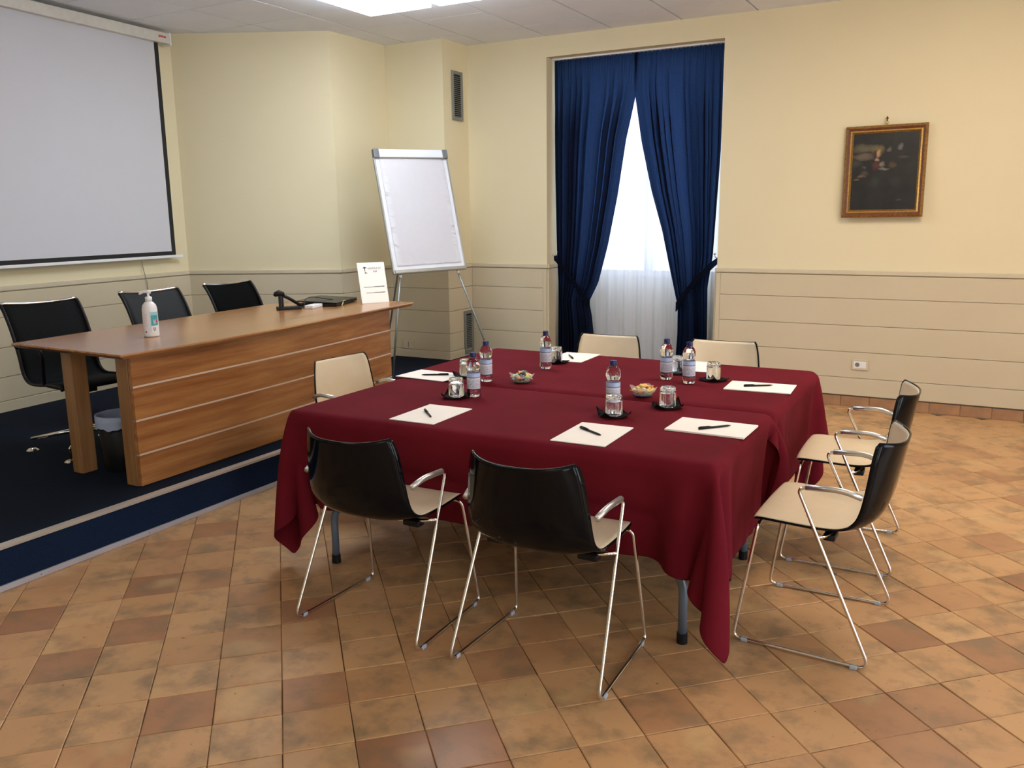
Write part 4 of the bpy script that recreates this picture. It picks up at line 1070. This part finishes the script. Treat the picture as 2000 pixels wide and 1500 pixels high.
# ============================================================ PICTURE
pr_ = root('framed_painting', (-.713, YW-.03, 1.785), 0); tag(pr_, 'old dark painting in a carved gilt frame on the window wall', 'painting')
pr_.rotation_euler = (math.radians(-2.2), math.radians(-.4), 0)
goldm = simple('aged_gilt', srgb(150, 112, 62), .38, metal=.55, var=.35, vscale=60, bmp=.5, bscale=140)
goldl = simple('bright_gilt_edge', srgb(214, 176, 98), .3, metal=.6, var=.25, vscale=90)
redd = simple('red_brown_bole', srgb(104, 62, 44), .45, var=.3, vscale=70)
hw, hh = .2775, .330
def frame_ring(nm, a, b, y0, y1, m):
    """rectangular ring between outward distance a (outer) and b (inner), mitred"""
    bm = new()
    O = [(-hw+a, -hh+a), (hw-a, -hh+a), (hw-a, hh-a), (-hw+a, hh-a)]; I = [(-hw+b, -hh+b), (hw-b, -hh+b), (hw-b, hh-b), (-hw+b, hh-b)]
    o0 = [bm.verts.new((x, .0, z)) for x, z in O]; o1 = [bm.verts.new((x, y0, z)) for x, z in O]
    i1 = [bm.verts.new((x, y1, z)) for x, z in I]; i0 = [bm.verts.new((x, .0, z)) for x, z in I]
    for r0, r1 in ((o0, o1), (o1, i1), (i1, i0)):
        for k in range(4): bm.faces.new((r0[k], r0[(k+1) % 4], r1[(k+1) % 4], r1[k]))
    recalc(bm); return finish(bm, nm, m, pr_)
frame_ring('frame_outer', 0, .018, -.014, -.028, goldm); frame_ring('frame_cove', .018, .034, -.028, -.016, redd); frame_ring('frame_bead', .034, .044, -.016, -.022, goldl); frame_ring('frame_inner', .044, .056, -.022, -.010, goldm)
def paint_mat():
    m, nt, b = newmat('dark_oil_painting'); v0 = coords(nt)
    nd = N(nt, 'ShaderNodeTexNoise'); nd.inputs['Scale'].default_value = 16; nd.inputs['Detail'].default_value = 4; L(nt, v0, nd.inputs['Vector'])
    vm = N(nt, 'ShaderNodeVectorMath', operation='MULTIPLY_ADD'); L(nt, nd.outputs['Color'], vm.inputs[0]); vm.inputs[1].default_value = (.045, 0, .045)
    vs_ = N(nt, 'ShaderNodeVectorMath', operation='SUBTRACT'); L(nt, v0, vs_.inputs[0]); vs_.inputs[1].default_value = (.0225, 0, .0225); L(nt, vs_.outputs[0], vm.inputs[2]); v = vm.outputs[0]
    nz = noise(nt, v, 9, 5, .6); base = mixc(nt, ramp(nt, nz, .35, .7), srgb(22, 24, 26), srgb(36, 37, 37))
    sp = N(nt, 'ShaderNodeSeparateXYZ'); L(nt, v, sp.inputs[0])
    # soft figures: (x, z, rx, rz, colour)
    blobs = [(-.14, .17, .10, .035, (96, 90, 70)), (-.15, .11, .09, .03, (104, 92, 76)), (-.05, .155, .055, .045, (112, 98, 62)), (-.20, .06, .06, .03, (58, 58, 54)),
             (-.066, .128, .024, .030, (48, 34, 28)), (-.044, .128, .019, .030, (176, 140, 104)), (-.050, .088, .018, .016, (160, 132, 108)), (-.058, .042, .036, .036, (84, 44, 44)), (-.02, .052, .022, .026, (120, 112, 100)),
             (-.005, .015, .048, .012, (112, 112, 104)), (.030, .155, .024, .024, (92, 88, 84)), (.103, .172, .020, .024, (100, 96, 92)), (.055, .045, .030, .028, (82, 68, 50)), (.12, .095, .045, .016, (66, 58, 56)),
             (-.135, .035, .014, .020, (76, 72, 68)), (-.155, -.030, .035, .012, (104, 84, 64)), (-.135, -.012, .030, .018, (72, 62, 54)), (-.19, -.052, .028, .010, (112, 88, 70)), (.08, -.07, .05, .04, (44, 42, 42)), (-.06, -.07, .04, .05, (44, 50, 48)), (.11, -.21, .03, .012, (66, 66, 64))]
    c = base
    for (x, z, rx, rz, col) in blobs:
        def ax(out, c0_, r_):
            s1 = N(nt, 'ShaderNodeMath', operation='SUBTRACT'); L(nt, out, s1.inputs[0]); s1.inputs[1].default_value = c0_
            s2 = N(nt, 'ShaderNodeMath', operation='DIVIDE'); L(nt, s1.outputs[0], s2.inputs[0]); s2.inputs[1].default_value = r_
            s3 = N(nt, 'ShaderNodeMath', operation='POWER'); s4 = N(nt, 'ShaderNodeMath', operation='MULTIPLY'); L(nt, s2.outputs[0], s4.inputs[0]); L(nt, s2.outputs[0], s4.inputs[1]); return s4.outputs[0]
        a = N(nt, 'ShaderNodeMath', operation='ADD'); L(nt, ax(sp.outputs[0], x, rx), a.inputs[0]); L(nt, ax(sp.outputs[2], z, rz), a.inputs[1])
        fac = ramp(nt, a.outputs[0], .05, 1.25, (.85, .85, .85, 1), (0, 0, 0, 1))
        c = mixc(nt, fac, c, srgb(*col))
    L(nt, c, b.inputs['Base Color']); b.inputs['Roughness'].default_value = .35; bump(nt, b, noise(nt, v, 120, 2), .15); return m
bm = new(); box(bm, -hw+.05, hw-.05, -.008, -.004, -hh+.05, hh-.05); finish(bm, 'canvas', paint_mat(), pr_)
bronze = simple('dark_bronze', srgb(70, 46, 34), .4, metal=.6)
bm = new(); bmesh.ops.create_uvsphere(bm, u_segments=10, v_segments=6, radius=.006, matrix=Matrix.Translation((0, -.015, hh+.008)))
ring_pts = [(.011*math.cos(2*PI*k/16), -.014, hh+.016+.011*math.sin(2*PI*k/16)) for k in range(17)]
tube(bm, ring_pts, .003, 6); finish(bm, 'hanging_ring', goldl, pr_, smooth=True)
bm = new(); prism(bm, [(-.012, 0), (-.006, .004), (-.004, .0), (-.003, -.014), (.003, -.014), (.004, 0), (.006, .004), (.012, 0), (.006, .010), (.004, .016), (0, .022), (-.004, .016), (-.006, .010)], 0, .006)
for v in bm.verts: v.co = Vector((v.co.x, v.co.z-.020, v.co.y+hh+.040))
recalc(bm); finish(bm, 'hanging_finial', bronze, pr_)

# ============================================================ VENTS, SOCKETS
def vent(y0, y1, z0, z1, lab):
    rt = root('air_vent', (-4.30, (y0+y1)/2, z0)); tag(rt, lab, 'vent', 'grey grilles on the pilaster side'); off = rt.location
    xo = -4.30+(.018 if z0 < 1 else 0)
    bm = new(); box(bm, xo, xo+.004, y0+.02, y1-.02, z0+.02, z1-.02); finish(bm, 'backing', blackmatte, rt, offset=off)
    bm = new(); b_ = .030
    for a, b, c, d in ((y0, y0+b_, z0, z1), (y1-b_, y1, z0, z1), (y0+b_, y1-b_, z0, z0+b_), (y0+b_, y1-b_, z1-b_, z1)): box(bm, xo, xo+.014, a, b, c, d, .003)
    finish(bm, 'vent_frame', darkgreymetal, rt, offset=off)
    bm = new(); n_ = int((z1-z0-.06)/.017)
    for k in range(n_):
        z = z0+.034+k*.017; box(bm, xo+.003, xo+.013, y0+b_, y1-b_, z, z+.0035, 0, Matrix.Rotation(.6, 3, 'Y'), (xo+.008, 0, z))
    finish(bm, 'slats', darkgreymetal, rt, offset=off)['kind'] = 'stuff'
vent(6.75, 6.928, 2.343, 2.768, 'grey upright air grille high on the pilaster beside the window wall')
vent(6.845, 7.005, .205, .618, 'grey upright air grille low on the pilaster behind the table')
rt = root('wall_socket', (-.79, YW-.018, .337)); tag(rt, 'white wall socket with round outlet on the window wall, right of the table', 'socket')
bm = new(); box(bm, -.060, .060, -.010, 0, -.041, .041, .004); finish(bm, 'cover_plate', railpaint, rt)
bm = new(); box(bm, -.045, .045, -.0115, -.009, -.026, .026, .002); finish(bm, 'module', whiteplastic, rt)
bm = new(); bmesh.ops.create_cone(bm, cap_ends=True, segments=20, radius1=.017, radius2=.017, depth=.0016, matrix=Matrix.Translation((-.018, -.012, 0)) @ Matrix.Rotation(PI/2, 4, 'X')); finish(bm, 'outlet_face', simple('socket_grey', srgb(120, 116, 110), .5), rt)
bm = new(); box(bm, .012, .040, -.013, -.011, -.022, .022, .001); finish(bm, 'switch_module', whiteplastic, rt)
rt = root('wall_socket', (-4.748, 6.602, .308)); tag(rt, 'beige wall plate with a slot behind the flip chart leg', 'socket')
bm = new(); box(bm, -.058, .058, -.010, 0, -.041, .041, .004); finish(bm, 'cover_plate', railpaint, rt)
bm = new(); box(bm, -.004, .004, -.0115, -.009, -.026, .026, .001); finish(bm, 'slot', darkgreymetal, rt)
